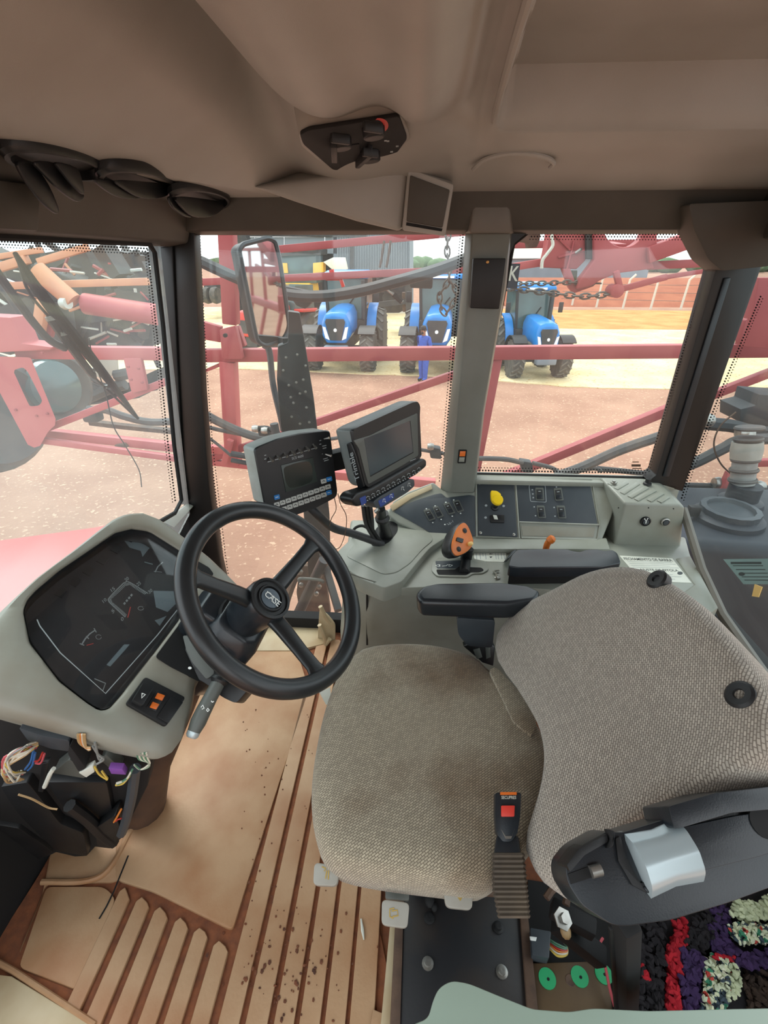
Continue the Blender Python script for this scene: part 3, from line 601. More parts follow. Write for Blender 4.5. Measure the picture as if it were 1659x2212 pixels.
# near armrest, close to the lens
PA = Pl(PZ(1440, 1870, .75), (0.05, -.50, .87))
na = part('armrest', MB().slab(PA, rpoly([(1221, 1868), (1250, 1830), (1315, 1794), (1340, 1800), (1460, 1762), (1600, 1735), (1740, 1715), (1740, 1890), (1576, 1950), (1449, 1988), (1353, 2001), (1321, 1998), (1257, 1956), (1226, 1908)], 16), -.06, 0.0), M['arm'], seat, bev=.016, seg=4, label='large near armrest with a silver thumbwheel')
part('arm_cap', MB().slab(PA, rpoly([(1445, 1742), (1545, 1713), (1740, 1690), (1740, 1742), (1580, 1756), (1480, 1786), (1456, 1790)], 6), -.05, .022), M['arm'], na, bev=.008, seg=3)
part('upper_shell', MB().slab(PA, rpoly([(1462, 1790), (1590, 1762), (1740, 1742), (1740, 1820), (1640, 1850), (1520, 1880), (1484, 1840)], 8), -.03, .010), M['arm'], na, bev=.008, seg=3)
part('front_flange', MB().slab(PA, rpoly([(1224, 1868), (1250, 1834), (1312, 1800), (1314, 1818), (1262, 1848), (1232, 1884)], 4), -.03, .008), M['rubber'], na, bev=.003)
part('slot', MB().slab(PA, [(1228, 1888), (1288, 1866), (1296, 1890), (1234, 1910)], 0.0, .0015), M['dark'], na)
part('pin', MB().tube([PA.at(1276, 1884, .004), PA.at(1298, 1878, .004)], .007, 10), M['steel'], na)
a_, b_ = PA.at(1362, 1868, -.014), PA.at(1478, 1832, -.014)
ax_ = (b_ - a_); ul = ax_.normalized()
tw_ = MB(); uu = PA.n; vv = ul.cross(uu).normalized(); lp = []
for s, rr in ((0, .030), (.03, .036), (.5, .033), (.97, .036), (1, .030)):
    lp.append([a_ + ax_ * s + (uu * math.cos(t) + vv * math.sin(t)) * rr * (1 + .012 * math.cos(10 * t)) for t in (2 * math.pi * k / 80 for k in range(80))])
part('thumbwheel', tw_.loft(lp), M['silver'], na, ang=60, label='silver ridged thumbwheel')
part('wheel_well', MB().slab(PA, rpoly([(1330, 1812), (1340, 1806), (1352, 1850), (1384, 1908), (1500, 1878), (1512, 1888), (1400, 1930), (1366, 1912), (1336, 1860)], 3), -.002, .004), M['rubber'], na, bev=.002)
part('wheel_lip', MB().slab(PA, [(1388, 1916), (1512, 1880), (1516, 1890), (1400, 1930)], 0, .006), M['arm'], na, bev=.003)
part('bolt_hole', MB().lathe([(.019, 0), (.019, .0115), (.001, .0116)], PA.at(1640, 1775), PA.n, 20), M['dark'], na)
part('clip_tab', MB().slab(PA, [(1312, 1790), (1330, 1796), (1326, 1828), (1314, 1834), (1322, 1812)], 0, .014), M['dark'], na, bev=.002)
part('armrest_post', MB().bar(PZ(1350, 1985, .55), PZ(1352, 2196, .02), .042, .03), M['dark'], seat, bev=.006)
part('armrest_post', MB().bar(PZ(1328, 2000, .5), PZ(1338, 2196, .02), .006, .02), M['rubber'], seat, bev=.001)
# far armrest
PFA = Pl((0, 0, .648), (0, 0, 1))
fa = part('armrest', MB().slab(PFA, rpoly([(896, 1280), (912, 1264), (945, 1257), (1080, 1255), (1140, 1262), (1170, 1276), (1160, 1296), (1100, 1304), (960, 1300), (908, 1298)], 9), -.055, 0.0, .97), M['arm'], seat, bev=.018, seg=4, label='slim far armrest pad')
part('armrest_bracket', MB().slab(Pl((0, 1.0, 0), (0, -1, 0)), rpoly([(986, 1335), (1070, 1340), (1064, 1400), (1010, 1396), (990, 1372)], 8), -.03, 0.0), M['panel'], seat, bev=.006)
part('recliner_latch', MB().slab(Pl((0, .93, 0), (0, -1, .3)), [(1000, 1396), (1052, 1380), (1070, 1398), (1066, 1440), (1042, 1432)], -.03, 0.0), M['black'], seat, bev=.004)
for q in ([(1022, 1404), (1036, 1400), (1042, 1420), (1030, 1424)], [(1048, 1392), (1058, 1390), (1060, 1420), (1050, 1424)]):
    part('latch_window', MB().slab(Pl((0, .93, 0), (0, -1, .3)), q, -.002, .002), M['graybezel'], seat, bev=.001)
for o in list(bpy.data.objects):
    if o.parent == seat and o.name.startswith('cushion'): pass

# ================================================================== STEERING WHEEL AND COLUMN
WC = V((-.264, .778, .813)); WN = V((.683, -.217, .698)).normalized(); WPL = Pl(WC, WN)
sw = thing('steering_wheel', 'black three spoke steering wheel with a round emblem on its hub', 'steering wheel', WC - WN * .03)
u0 = WN.orthogonal().normalized(); v0 = WN.cross(u0)
lp = []
mb = MB(); NR = 96; rv = []
for i in range(NR):
    t = 2 * math.pi * i / NR; d = u0 * math.cos(t) + v0 * math.sin(t)
    for k in range(14):
        a = 2 * math.pi * k / 14; rv.append(WC + d * (.1955 + .0195 * math.cos(a)) + WN * (.0180 * math.sin(a)))
mb.add(rv, [(i * 14 + k, i * 14 + (k + 1) % 14, ((i + 1) % NR) * 14 + (k + 1) % 14, ((i + 1) % NR) * 14 + k) for i in range(NR) for k in range(14)])
part('rim', mb, M['wheel'], sw, ang=80)
for x, y in ((674, 1180), (414, 1243), (694, 1458)):
    e = WPL.at(x, y); d = (e - WC).normalized(); e = WC + d * .188; s = WC - WN * .055 + d * .03; side = d.cross(WN).normalized(); loops = []
    for t, wd_, th, dz in ((0, .026, .024, 0), (.25, .024, .022, .002), (.6, .021, .019, 0), (.85, .022, .016, .0), (1, .034, .014, 0)):
        p = s + (e - s) * t + WN * dz; loops.append([p + side * wd_ * cx * .78 + WN * th * cy * .6 for cx, cy in ((-1, -.6), (1, -.6), (1, .2), (.62, .75), (-.62, .75), (-1, .2))])
    part('spoke', MB().loft(loops), M['wheel'], sw, bev=.003)
part('hub', MB().lathe([(.040, -.15), (.046, -.14), (.048, -.07), (.049, -.045), (.046, -.036)], WC, WN, 36), M['arm'], sw)
cap = part('hub_cap', MB().lathe([(.046, -.037), (.046, -.030), (.040, -.029), (.038, -.033), (.031, -.033), (.029, -.029), (.026, -.029), (.025, -.035), (.001, -.036)], WC, WN, 40, False, True), M['rubber'], sw)
part('emblem_disc', MB().lathe([(.0225, -.036), (.022, -.031), (.001, -.030)], WC, WN, 32), mat('emblem_blue_grey', (84, 96, 106), .3), cap, label='blue grey emblem disc')
PEM = Pl(WC - WN * .0295, WN)
lettering('CASE', PEM, (570, 1285), (600, 1311), (579, 1276), M['white'], cap)
part('emblem_bar', MB().stroke(PEM, [(577, 1277), (604, 1300)], .0022, .0005), M['white'], cap)
# column shroud
col = thing('steering_column', 'dark grey plastic steering column shroud below the wheel', 'steering column', WC - WN * .35)
side = v0
SX = V((0, 1, 0)) - WN * WN.y; SX.normalize(); SY = WN.cross(SX).normalized()
if SY.z < 0: SY = -SY
def colsec(t, w_, h_, off=0.0, r=.3): 
    c = WC - WN * t + SY * off; return [c + SX * x * w_ + SY * y * h_ for x, y in ((-1, -.55), (-.7, -1), (.7, -1), (1, -.55), (1, .5), (.75, .95), (-.75, .95), (-1, .5))]
part('shroud', MB().loft([colsec(.135, .052, .05), colsec(.16, .07, .062, -.005), colsec(.24, .085, .07, -.01), colsec(.34, .088, .075, -.015), colsec(.42, .075, .07, -.02)]), M['arm'], col, bev=.008, seg=3)
part('top_hood', MB().loft([colsec(.15, .045, .028, .065), colsec(.20, .05, .034, .068), colsec(.30, .05, .03, .06)]), M['arm'], col, bev=.01, seg=3)
part('collar', MB().lathe([(.055, -.14), (.058, -.15), (.050, -.165)], WC, WN, 28), M['dark'], col)
part('steering_shaft', MB().tube([WC - WN * .40, PZ(318, 1650, .25), PZ(306, 1745, .008)], [.055, .058, .064], 16), M['shaft'], col)
PST = Pl(WC - WN * .17 + V((0, -.05, 0)), (0.1, -.62, .78))
part('lower_cover', MB().slab(PST, rpoly([(398, 1372), (430, 1360), (500, 1440), (556, 1466), (510, 1520), (480, 1506), (446, 1478), (380, 1440), (402, 1400)], 10), -.10, -.03), M['black'], col, bev=.008, seg=2)
part('side_plate', MB().slab(PST, rpoly([(394, 1372), (430, 1376), (452, 1424), (470, 1450), (446, 1468), (414, 1430), (402, 1404)], 6), -.05, -.022), M['graybezel'], col, bev=.004)
part('tilt_mark', MB().sheet(PST, circ(410, 1443, 4, 3), -.02), M['white'], col)
st = part('indicator_stalk', MB().tube([PST.at(x, y, .0) for x, y in ((478, 1462), (470, 1478), (455, 1506), (440, 1535), (428, 1560), (418, 1582))], [.011, .014, .0145, .0155, .016, .0125], 16), M['graybezel'], col, label='grey indicator stalk with white symbols')
part('stalk_boot', MB().lathe([(.017, 0), (.020, .006), (.017, .012), (.020, .018), (.016, .026)], PST.at(484, 1450, -.004), PST.at(470, 1478, 0) - PST.at(484, 1450, 0), 18), M['rubber'], col)
PSS = Pl(PST.p0 + PST.n * .0158, PST.n)
for q in ([(456, 1514), (459, 1517), (462, 1515)], [(434, 1528), (438, 1523), (441, 1530), (436, 1532)], [(446, 1534), (449, 1530), (452, 1534), (449, 1537), (446, 1534)]):
    part('symbol', MB().stroke(PSS, q, .0018, 0), M['white'], st)
part('stalk_tip', MB().lathe([(.013, 0), (.0125, .008), (.009, .012), (.001, .0125)], PST.at(419, 1580), PST.at(418, 1582) - PST.at(428, 1560), 16), M['silver'], st)
part('paper_tag', MB().slab(Pl((0, .72, .42), (0, -.3, 1)), [(690, 1496), (713, 1484), (716, 1520), (704, 1522)], 0, .001), M['sticker'], seat, label='white paper tag under the cushion edge')

# ================================================================== DASHBOARD
PD = Pl.three((-.557, .575, .70), (-.50, 1.04, .70), (-.69, .82, .84))
da = thing('dashboard', 'grey dashboard pod with a dark instrument cluster behind the steering wheel', 'dashboard', PD.at(220, 1330, -.2))
outer = [(-70, 1385), (0, 1316), (44, 1277), (78, 1246), (155, 1189), (207, 1147), (246, 1117), (275, 1105), (311, 1103), (350, 1119), (400, 1157), (470, 1213), (535, 1268), (520, 1300), (470, 1400), (432, 1478), (426, 1520), (404, 1588), (378, 1624), (350, 1634), (310, 1626), (166, 1578), (13, 1535), (-70, 1510)]
inner = [(52, 1318), (60, 1294), (78, 1274), (130, 1230), (207, 1178), (250, 1149), (285, 1140), (324, 1146), (384, 1184), (430, 1216), (426, 1262), (386, 1339), (337, 1404), (262, 1500), (236, 1530), (215, 1532), (190, 1516), (130, 1469), (66, 1386)]
cD = (220, 1340); NA = 120
oa, ia = angular(outer, cD, NA), angular(inner, cD, NA)
def mix(a, b, t): return [p + (q - p) * t for p, q in zip(a, b)]
L = []
cw = PD.at(*cD)
for o2, h, sc in ((oa, -.24, .64), (oa, -.12, .83), (oa, -.05, .955), (oa, -.018, .993), (mix(oa, ia, .10), -.003, 1), (mix(oa, ia, .28), .003, 1), (mix(oa, ia, .75), .002, 1), (mix(oa, ia, .93), .0, 1), (ia, -.006, 1), (ia, -.038, .985)):
    L.append([cw + (PD.at(p.x, p.y) - cw) * sc + PD.n * h for p in o2])
part('pod_shell', MB().loft(L, True, False), M['plastic_dusty'], da, ang=50)
PG = Pl(PD.p0 - PD.n * .036, PD.n)
part('cluster_hood', MB().loft([[cw + (PD.at(p.x, p.y) - cw) * s + PD.n * h for p in ia] for s, h in ((.995, -.004), (.985, -.02), (.95, -.032), (.90, -.038))], False, False), M['black'], da)
fc = part('gauge_face', MB().sheet(PG, [(p.x, p.y) for p in angular(inner, cD, 60)], 0.002), M['gauge'], da)
def pr(q, w_=.0018, m='greyprint', h=.0006, n='dial_print'): part(n, MB().stroke(PG, q, w_, .002 + h), M[m], fc)
pr([(p.x, p.y) for p in cr_open([V(a) for a in ((270, 1333), (241, 1306), (235, 1299), (236, 1291), (262, 1264), (270, 1258), (281, 1258), (320, 1282))], 5)])
tk = MB()
arc = [V(a) for a in ((270, 1333), (236, 1301), (234, 1293), (268, 1260), (280, 1257), (320, 1282))]; cg = V((285, 1300))
for a, b, n in zip(arc, arc[1:], (14, 3, 14, 4, 13)):
    for i in range(n):
        p = a + (b - a) * i / n; tk.stroke(PG, [p, p + (cg - p).normalized() * 6.5], .0016, .0026)
part('dial_print', tk, M['greyprint'], fc)
for s, x, y in (('0', 264, 1340), ('5', 244, 1323), ('10', 224, 1300), ('15', 242, 1276), ('20', 272, 1254), ('25', 298, 1264), ('30', 323, 1280)):
    w_ = 5 if len(s) == 1 else 9; lettering(s, PG, (x, y + 3), (x + w_ * .8, y - 3), (x - 4, y - 3), M['greyprint'], fc, .0028)
pr([(282, 1311), (279, 1322), (276, 1334)], .002, 'redneedle', n='needle')
pr([(176, 1393), (184, 1380), (194, 1369), (206, 1361)], .0026); pr([(172, 1390), (182, 1394)], .002); pr([(203, 1357), (208, 1366)], .002); pr([(186, 1374), (192, 1380)], .002)
pr([(187, 1394), (202, 1390)], .0016, 'redneedle', n='needle')
pr([(335, 1236), (341, 1224), (352, 1214)], .0026); pr([(332, 1234), (350, 1236)], .0014); pr([(312, 1214), (330, 1219)], .003, 'gaugelight')
part('dial_print', MB().stroke(PG, [(p.x, p.y) for p in circ(213, 1376, 6, 5, 12)], .001, .0026), M['greyprint'], fc)
part('dial_print', MB().stroke(PG, [(p.x, p.y) for p in circ(304, 1314, 6, 4, 12)], .0014, .0026), M['greyprint'], fc)
for i in range(4): part('odometer_digit', MB().sheet(PG, [(266 + i * 5, 1304 - i * 6), (269 + i * 5, 1307 - i * 6), (272 + i * 5, 1303 - i * 6), (269 + i * 5, 1300 - i * 6)], .0026), M['greyprint'], fc)
for q in ([(266, 1165), (282, 1152), (310, 1153), (346, 1172), (328, 1178), (318, 1190), (308, 1203), (304, 1190), (280, 1183)], [(331, 1276), (376, 1277), (384, 1300), (362, 1322), (337, 1312)], [(230, 1436), (268, 1392), (280, 1392), (272, 1402), (238, 1440)], [(334, 1340), (346, 1336), (360, 1330), (345, 1352)]):
    part('reflection_patch', MB().sheet(PG, q, .0024), M['gaugelight'], fc)  # reflections on the cluster glass, painted as pale patches on the face
pr([(204, 1466), (228, 1476), (222, 1492)], .002)
for i in range(6):
    a = V((130, 1270)) + V((30, -24)) * i; part('telltale', MB().slab(PG, [a, a + V((16, 8)), a + V((4, 22)), a + V((-12, 14))], .001, .003), M['black'], fc)
part('lens', MB().slab(PG, [(p.x, p.y) for p in angular(inner, cD, 60)], .019, .021), M['lens'], da)
part('lens_edge', MB().stroke(PG, [(384, 1316), (340, 1372), (228, 1498), (130, 1410), (86, 1352), (80, 1338)], .002, .022), M['greyprint'], da)
# column opening and switch panel
part('column_opening', MB().slab(PD, rpoly([(390, 1345), (440, 1300), (470, 1330), (436, 1474), (370, 1440), (336, 1418)], 8), .002, .005), M['dark'], da)
part('far_slot', MB().slab(PD, rpoly([(424, 1210), (452, 1226), (462, 1240), (452, 1250), (428, 1236)], 4), .002, .005), M['dark'], da)
spn = part('switch_panel', MB().slab(PD, rpoly([(314, 1461), (402, 1506), (359, 1569), (272, 1519)], 7), .002, .010), M['rubber'], da, bev=.002)
hz = part('hazard_rocker', MB().slab(PD, rpoly([(311, 1472), (334, 1483), (309, 1524), (287, 1512)], 3), .009, .022), M['black'], spn, bev=.003)
part('warning_triangle', MB().stroke(PD, [(308, 1498), (314, 1500), (306, 1508), (307, 1497)], .0022, .0226), M['white'], spn)
part('lamp_frame', MB().slab(PD, [(341, 1489), (361, 1498), (337, 1537), (316, 1527)], .009, .012), M['black'], spn, bev=.001)
for q in ([(341, 1496), (357, 1502), (351, 1513), (335, 1507)], [(330, 1515), (345, 1521), (338, 1532), (324, 1527)]):
    part('amber_lamp', MB().slab(PD, q, .011, .014), M['amber'], spn, bev=.001)
part('blank_switch', MB().slab(PD, rpoly([(370, 1504), (396, 1517), (364, 1562), (340, 1548)], 2), .009, .014), M['black'], spn, bev=.0015)
# the stripped bay under the dashboard
PU = Pl.three(PD.at(166, 1578, -.02), PD.at(13, 1535, -.02), PZ(150, 1865, .05))
ub = thing('under_dash_bay', 'open black bay under the dashboard with torn covers and hanging wiring', 'dash bay', PU.at(100, 1800, -.1))
part('back_panel', MB().slab(PU, [(-60, 1505), (13, 1528), (166, 1566), (330, 1630), (318, 1700), (262, 1812), (240, 1834), (206, 1830), (182, 1856), (122, 1842), (20, 1890), (-60, 1900)], -.07, -.03), M['dark'], ub, bev=.004)
for q, h, m in (([(40, 1572), (92, 1590), (150, 1600), (150, 1624), (110, 1618), (60, 1600)], .0, 'panel'), ([(112, 1670), (150, 1640), (186, 1668), (184, 1682)], -.005, 'graybezel'), ([(150, 1610), (186, 1660), (170, 1668), (146, 1628)], .01, 'dark'), ([(228, 1630), (262, 1660), (250, 1672), (214, 1640)], -.01, 'graybezel'), ([(0, 1700), (60, 1690), (130, 1780), (180, 1800), (190, 1850), (120, 1838), (40, 1760)], -.01, 'rubber'), ([(100, 1690), (230, 1690), (250, 1790), (200, 1800), (140, 1750)], -.015, 'black'), ([(205, 1790), (250, 1760), (262, 1800), (240, 1832), (210, 1828)], .005, 'rubber'), ([(-20, 1780), (40, 1790), (116, 1842), (40, 1880), (-40, 1890)], -.02, 'rubber')):
    part('torn_cover', MB().slab(PU, rpoly(q, 6), h - .03, h), M[m], ub, bev=.004)
part('purple_connector', MB().slab(PU, [(234, 1660), (264, 1662), (272, 1674), (240, 1672)], 0, .012), M['purple'], ub, bev=.001, label='purple connector')
part('connector', MB().slab(PU, [(90, 1650), (104, 1648), (92, 1712), (82, 1710)], 0, .012), M['black'], ub, bev=.001)
part('connector', MB().slab(PU, [(170, 1670), (200, 1655), (204, 1668), (186, 1680)], 0, .012), M['sticker'], ub, bev=.001)
part('white_plug', MB().tube([PU.at(96, 1700, .012), PU.at(108, 1672, .014), PU.at(116, 1660, .014)], .004, 6), M['sticker'], ub)
wl = [k for k in WIRES]
def wire(col_, pts, r=.0017, h0=.01, nm='wire', mb_only=False):
    return part(nm, MB().tube(cr_open([PU.at(x, y, h0 + (h if len(q) > 2 else 0)) for q in pts for x, y, h in [q if len(q) > 2 else (q[0], q[1], 0)]], 5), r, 5), WIRES[col_], ub)
for i in range(18):
    c_ = ('white', 'white', 'tan', 'grey', 'yellow', 'pink', 'white', 'tan')[i % 8]; j = random.uniform
    wire(c_, [(78 + j(-6, 4), 1608 + j(-6, 8), -.01), (50 + j(-10, 10), 1618 + j(-6, 12), .01), (12 + j(-8, 8), 1650 + j(-14, 12), .02), (18 + j(-8, 14), 1678 + j(-12, 12), .02), (44 + j(-6, 12), 1672 + j(-10, 14), .0)], .0018)
for k, q in (('blue', [(72, 1622), (66, 1645), (54, 1662)]), ('blue', [(76, 1626), (70, 1652), (60, 1664)]), ('pink', [(96, 1628), (88, 1648), (76, 1648)]), ('red', [(92, 1626), (84, 1642), (74, 1644)]), ('yellow', [(72, 1618), (40, 1640), (4, 1652)])): wire(k, q, .002)
for i in range(6): wire(('tan', 'tan', 'orange', 'white', 'tan', 'tan')[i], [(168 + i * 3, 1586), (170 + i * 3, 1602 + i), (180 + i * 2, 1612 + i * 1.5), (196, 1614 + i)], .0018)
for i in range(6): wire(('green', 'white', 'green', 'white', 'green', 'white')[i], [(296 + i * 4, 1626), (300 + i * 4, 1640), (318 + i, 1646), (322, 1656 - i), (304, 1662), (290, 1652)], .0018)
for k, q in (('green', [(286, 1662), (276, 1680), (254, 1694)]), ('white', [(284, 1666), (272, 1684), (252, 1692)]), ('yellow', [(280, 1676), (266, 1692), (250, 1696)]), ('grey', [(200, 1612), (212, 1630), (224, 1640), (210, 1650)]), ('grey', [(205, 1604), (214, 1640), (222, 1636)]), ('yellow', [(204, 1656), (214, 1672), (232, 1684)]), ('yellow', [(220, 1666), (232, 1682)]), ('orange', [(262, 1748), (252, 1766), (246, 1776)]), ('red', [(262, 1768), (254, 1770), (250, 1774)]), ('tan', [(40, 1716), (70, 1726), (104, 1744), (124, 1748)])): wire(k, q, .0022)
part('loom', MB().tube(cr_open([PU.at(x, y, .0) for x, y in ((292, 1660), (284, 1720), (272, 1770), (262, 1800))]), .011, 8), M['panel'], ub)
part('loom', MB().tube(cr_open([PU.at(x, y, .0) for x, y in ((150, 1740), (190, 1770), (220, 1800), (246, 1820))]), .013, 8), M['rubber'], ub)

# ================================================================== RIGHT HAND CONSOLE
ZP = .58; PT = Pl((0, 0, ZP), (0, 0, 1)); PK = Pl((0, 0, .555), (0, 0, 1))
PS = Pl.three(PY(1000, 1160, 1.43), PY(1300, 1160, 1.43), PY(1100, 1040, 1.58))
cs = thing('side_console', 'long grey control console under the right windows', 'console', (0.3, 1.4, 0))
def body(z, dy, x0=0): return [V((-.22 + x0, 1.57, z)), V((-.205 + x0, 1.27 + dy, z)), V((-.17 + x0, 1.21 + dy, z)), V((-.10 + x0, 1.175 + dy, z)), V((.30, 1.19 + dy, z)), V((.90, 1.19 + dy, z)), V((.90, 1.585, z))]
part('lower_body', MB().loft([body(0.0, .10, -.045), body(.20, .09, -.04), body(.40, .035, -.015), body(.552, .02, -.0)]), M['plastic'], cs, bev=.012, seg=3)
part('door_gap', MB().bar(PY(793, 1275, 1.199), PY(793, 1392, 1.262), .006, .006), M['dark'], cs)
part('deck', MB().slab(PK, rpoly([(860, 1270), (880, 1225), (930, 1178), (1000, 1160), (1480, 1160), (1490, 1198), (1546, 1310), (1400, 1290), (1060, 1264)], 6), -.03, 0.0), M['plastic'], cs, bev=.005, seg=3)
pod = rpoly([(722, 1208), (728, 1192), (762, 1160), (800, 1124), (840, 1098), (960, 1120), (1000, 1158), (960, 1162), (930, 1182), (902, 1214), (868, 1256), (830, 1270), (780, 1250)], 8)
part('front_pod', MB().slab(PT, pod, -.052, 0.0), M['plastic'], cs, bev=.010, seg=3)
part('pod_inlay', MB().slab(PT, rpoly([(746, 1200), (768, 1172), (800, 1142), (838, 1114), (900, 1136), (930, 1152), (936, 1166), (912, 1186), (886, 1216), (856, 1236), (828, 1240)], 10), 0.0, 0.003), M['plastic'], cs, bev=.002)
part('pod_groove', MB().stroke(Pl((0, PT.at(780, 1240).y - .003, 0), (.35, -1, 0)), [(736, 1232), (780, 1248), (826, 1262)], .004, .002), M['trimgrey'], cs)
part('pod_screw', MB().lathe([(.004, 0), (.004, .003), (.001, .003)], PT.at(824, 1262, -.02), (.2, -1, 0), 8), M['steel'], cs)
part('slope', MB().slab(PS, rpoly([(836, 1110), (850, 1082), (880, 1062), (936, 1041), (958, 1060), (1018, 1060), (1022, 1028), (1310, 1031), (1345, 1050), (1320, 1120), (1300, 1168), (1015, 1168), (965, 1160), (930, 1160), (860, 1130)], 5), -.05, 0.0), M['plastic'], cs, bev=.006, seg=3)
part('riser', MB().loft([[PS.at(x, 1162, -.002), PS.at(x, 1168, -.04), PK.at(x + 8, 1196), PK.at(x + 8, 1186, .02)] for x in (958, 1310)]), M['plastic'], cs, bev=.004)
part('sill_top', MB().box((.58, 1.585, .722), (.70, .05, .02)), M['plastic'], cs, bev=.005)
part('dust_ledge', MB().slab(PS, [(842, 1092), (880, 1068), (932, 1046), (934, 1056), (890, 1076), (848, 1104)], 0, .006), M['beige'], cs, bev=.002)
# dark switch panels let into the slope
pn1 = part('switch_panel', MB().slab(PS, rpoly([(850, 1105), (868, 1093), (900, 1080), (938, 1068), (953, 1065), (964, 1075), (1014, 1069), (1026, 1071), (1027, 1158), (953, 1162), (938, 1164), (926, 1148), (895, 1130)], 4), -.004, .003), M['panel'], cs, bev=.001)
def rocker(pl, q, par, up=True):
    a, b, c, d = (V(p) for p in q)
    f = part('rocker', MB().slab(pl, rpoly(q, 2.5), .002, .007), M['graybezel'], par, bev=.0008)
    m_ = lambda s, t: (a + (b - a) * s) * (1 - t) + (d + (c - d) * s) * t
    t0, t1 = (.14, .5) if up else (.5, .86)
    part('rocker_face', MB().slab(pl, [m_(.14, .14), m_(.86, .14), m_(.86, .86), m_(.14, .86)], .006, .0085), M['rubber'], f, bev=.0006)
    part('rocker_lobe', MB().slab(pl, [m_(.16, .48), m_(.84, .48), m_(.84, .84), m_(.16, .84)], .008, .014), M['arm'], f, bev=.001)
    part('rocker_mark', MB().stroke(pl, [m_(.35, .3), m_(.65, .3)], .0025, .0092), M['greyprint'], f)
for q in ([(914, 1102), (928, 1098), (941, 1121), (927, 1126)], [(934, 1095), (946, 1092), (959, 1115), (945, 1120)], [(957, 1088), (970, 1084), (984, 1108), (970, 1112)], [(977, 1082), (991, 1079), (1003, 1103), (989, 1108)]): rocker(PS, q, pn1)
for x, y in ((921, 1099), (940, 1093), (963, 1085), (980, 1080), (935, 1129), (953, 1122), (977, 1115), (995, 1109), (961, 1133)): part('panel_mark', MB().sheet(PS, circ(x, y, 1.8, 1.3, 8), .0035), M['white'], pn1)
for q in ([(965, 1131), (971, 1133)], [(970, 1128), (974, 1133)], [(968, 1134), (976, 1128)], [(977, 1124), (979, 1128)]): part('panel_mark', MB().stroke(PS, q, .0015, .0036), M['greyprint'], pn1)
pn2 = part('switch_panel', MB().slab(PS, rpoly([(1031, 1038), (1110, 1037), (1118, 1160), (1033, 1156)], 2), -.004, .004), M['panel'], cs, bev=.001)
part('panel_frame', MB().tube([PS.at(*p, .002) for p in ((1028, 1034), (1113, 1033), (1122, 1163), (1030, 1160), (1028, 1034))], .0035, 6), M['plastic'], cs)
for x, y in ((1036, 1044), (1103, 1044), (1038, 1151), (1110, 1155)): part('screw', MB().lathe([(.005, 0), (.005, .002), (.002, .0035)], PS.at(x, y, .004), PS.n, 10), M['steel'], pn2)
yk = part('yellow_knob', MB().lathe([(.010, 0), (.016, .004), (.019, .012), (.019, .022), (.016, .026), (.001, .027)], PS.at(1073, 1084, .026), PS.n, 28), M['yellow'], pn2, label='yellow push knob')
part('knob_tip', MB().slab(PS, rpoly([(1060, 1059), (1074, 1060), (1084, 1068), (1066, 1086), (1061, 1078)], 4), .032, .05), M['yellow'], pn2, bev=.003)
part('knob_stem', MB().lathe([(.014, 0), (.013, .008), (.008, .010), (.008, .03)], PS.at(1069, 1096, .004), PS.n, 16), M['rubber'], pn2)
q = part('toggle_switch', MB().slab(PS, rpoly([(1058, 1113), (1090, 1112), (1090, 1129), (1060, 1128)], 2), .003, .012), M['rubber'], pn2, bev=.0015)
part('toggle_lobe', MB().slab(PS, [(1065, 1112), (1073, 1113), (1076, 1122), (1068, 1121)], .012, .018), M['sticker'], pn2, bev=.001)
for x, y in ((1050, 1092), (1088, 1093), (1049, 1118)): part('panel_mark', MB().sheet(PS, circ(x, y, 3, 2.6, 8), .0045), M['greyprint'], pn2)
pn3 = part('switch_panel', MB().slab(PS, rpoly([(1115, 1039), (1274, 1040), (1291, 1132), (1123, 1126)], 2), -.004, .004), M['panel'], cs, bev=.001)
part('panel_frame', MB().tube([PS.at(*p, .002) for p in ((1114, 1034), (1278, 1036), (1296, 1135), (1290, 1166), (1126, 1162), (1122, 1128), (1294, 1134))], .0035, 6), M['plastic'], cs)
for q in ([(1156, 1053), (1174, 1053), (1176, 1081), (1158, 1081)], [(1196, 1055), (1213, 1053), (1218, 1081), (1200, 1082)], [(1159, 1092), (1176, 1092), (1180, 1119), (1163, 1119)], [(1202, 1092), (1220, 1092), (1224, 1120), (1207, 1120)]): rocker(PS, q, pn3)
part('white_outline', MB().stroke(PS, rpoly([(1143, 1048), (1178, 1049), (1180, 1085), (1146, 1083)], 3) + [V((1143, 1051))], .0018, .0045), M['greyprint'], pn3)
for x, y in ((1150, 1058), (1151, 1067), (1152, 1075), (1154, 1095), (1157, 1114), (1197, 1096), (1199, 1115), (1202, 1052)): part('panel_mark', MB().sheet(PS, circ(x, y, 1.8, 1.5, 8), .0046), M['greyprint'], pn3)
part('tray', MB().slab(PS, [(1126, 1136), (1286, 1139), (1282, 1160), (1129, 1157)], -.004, .001), M['plastic_dusty'], cs)
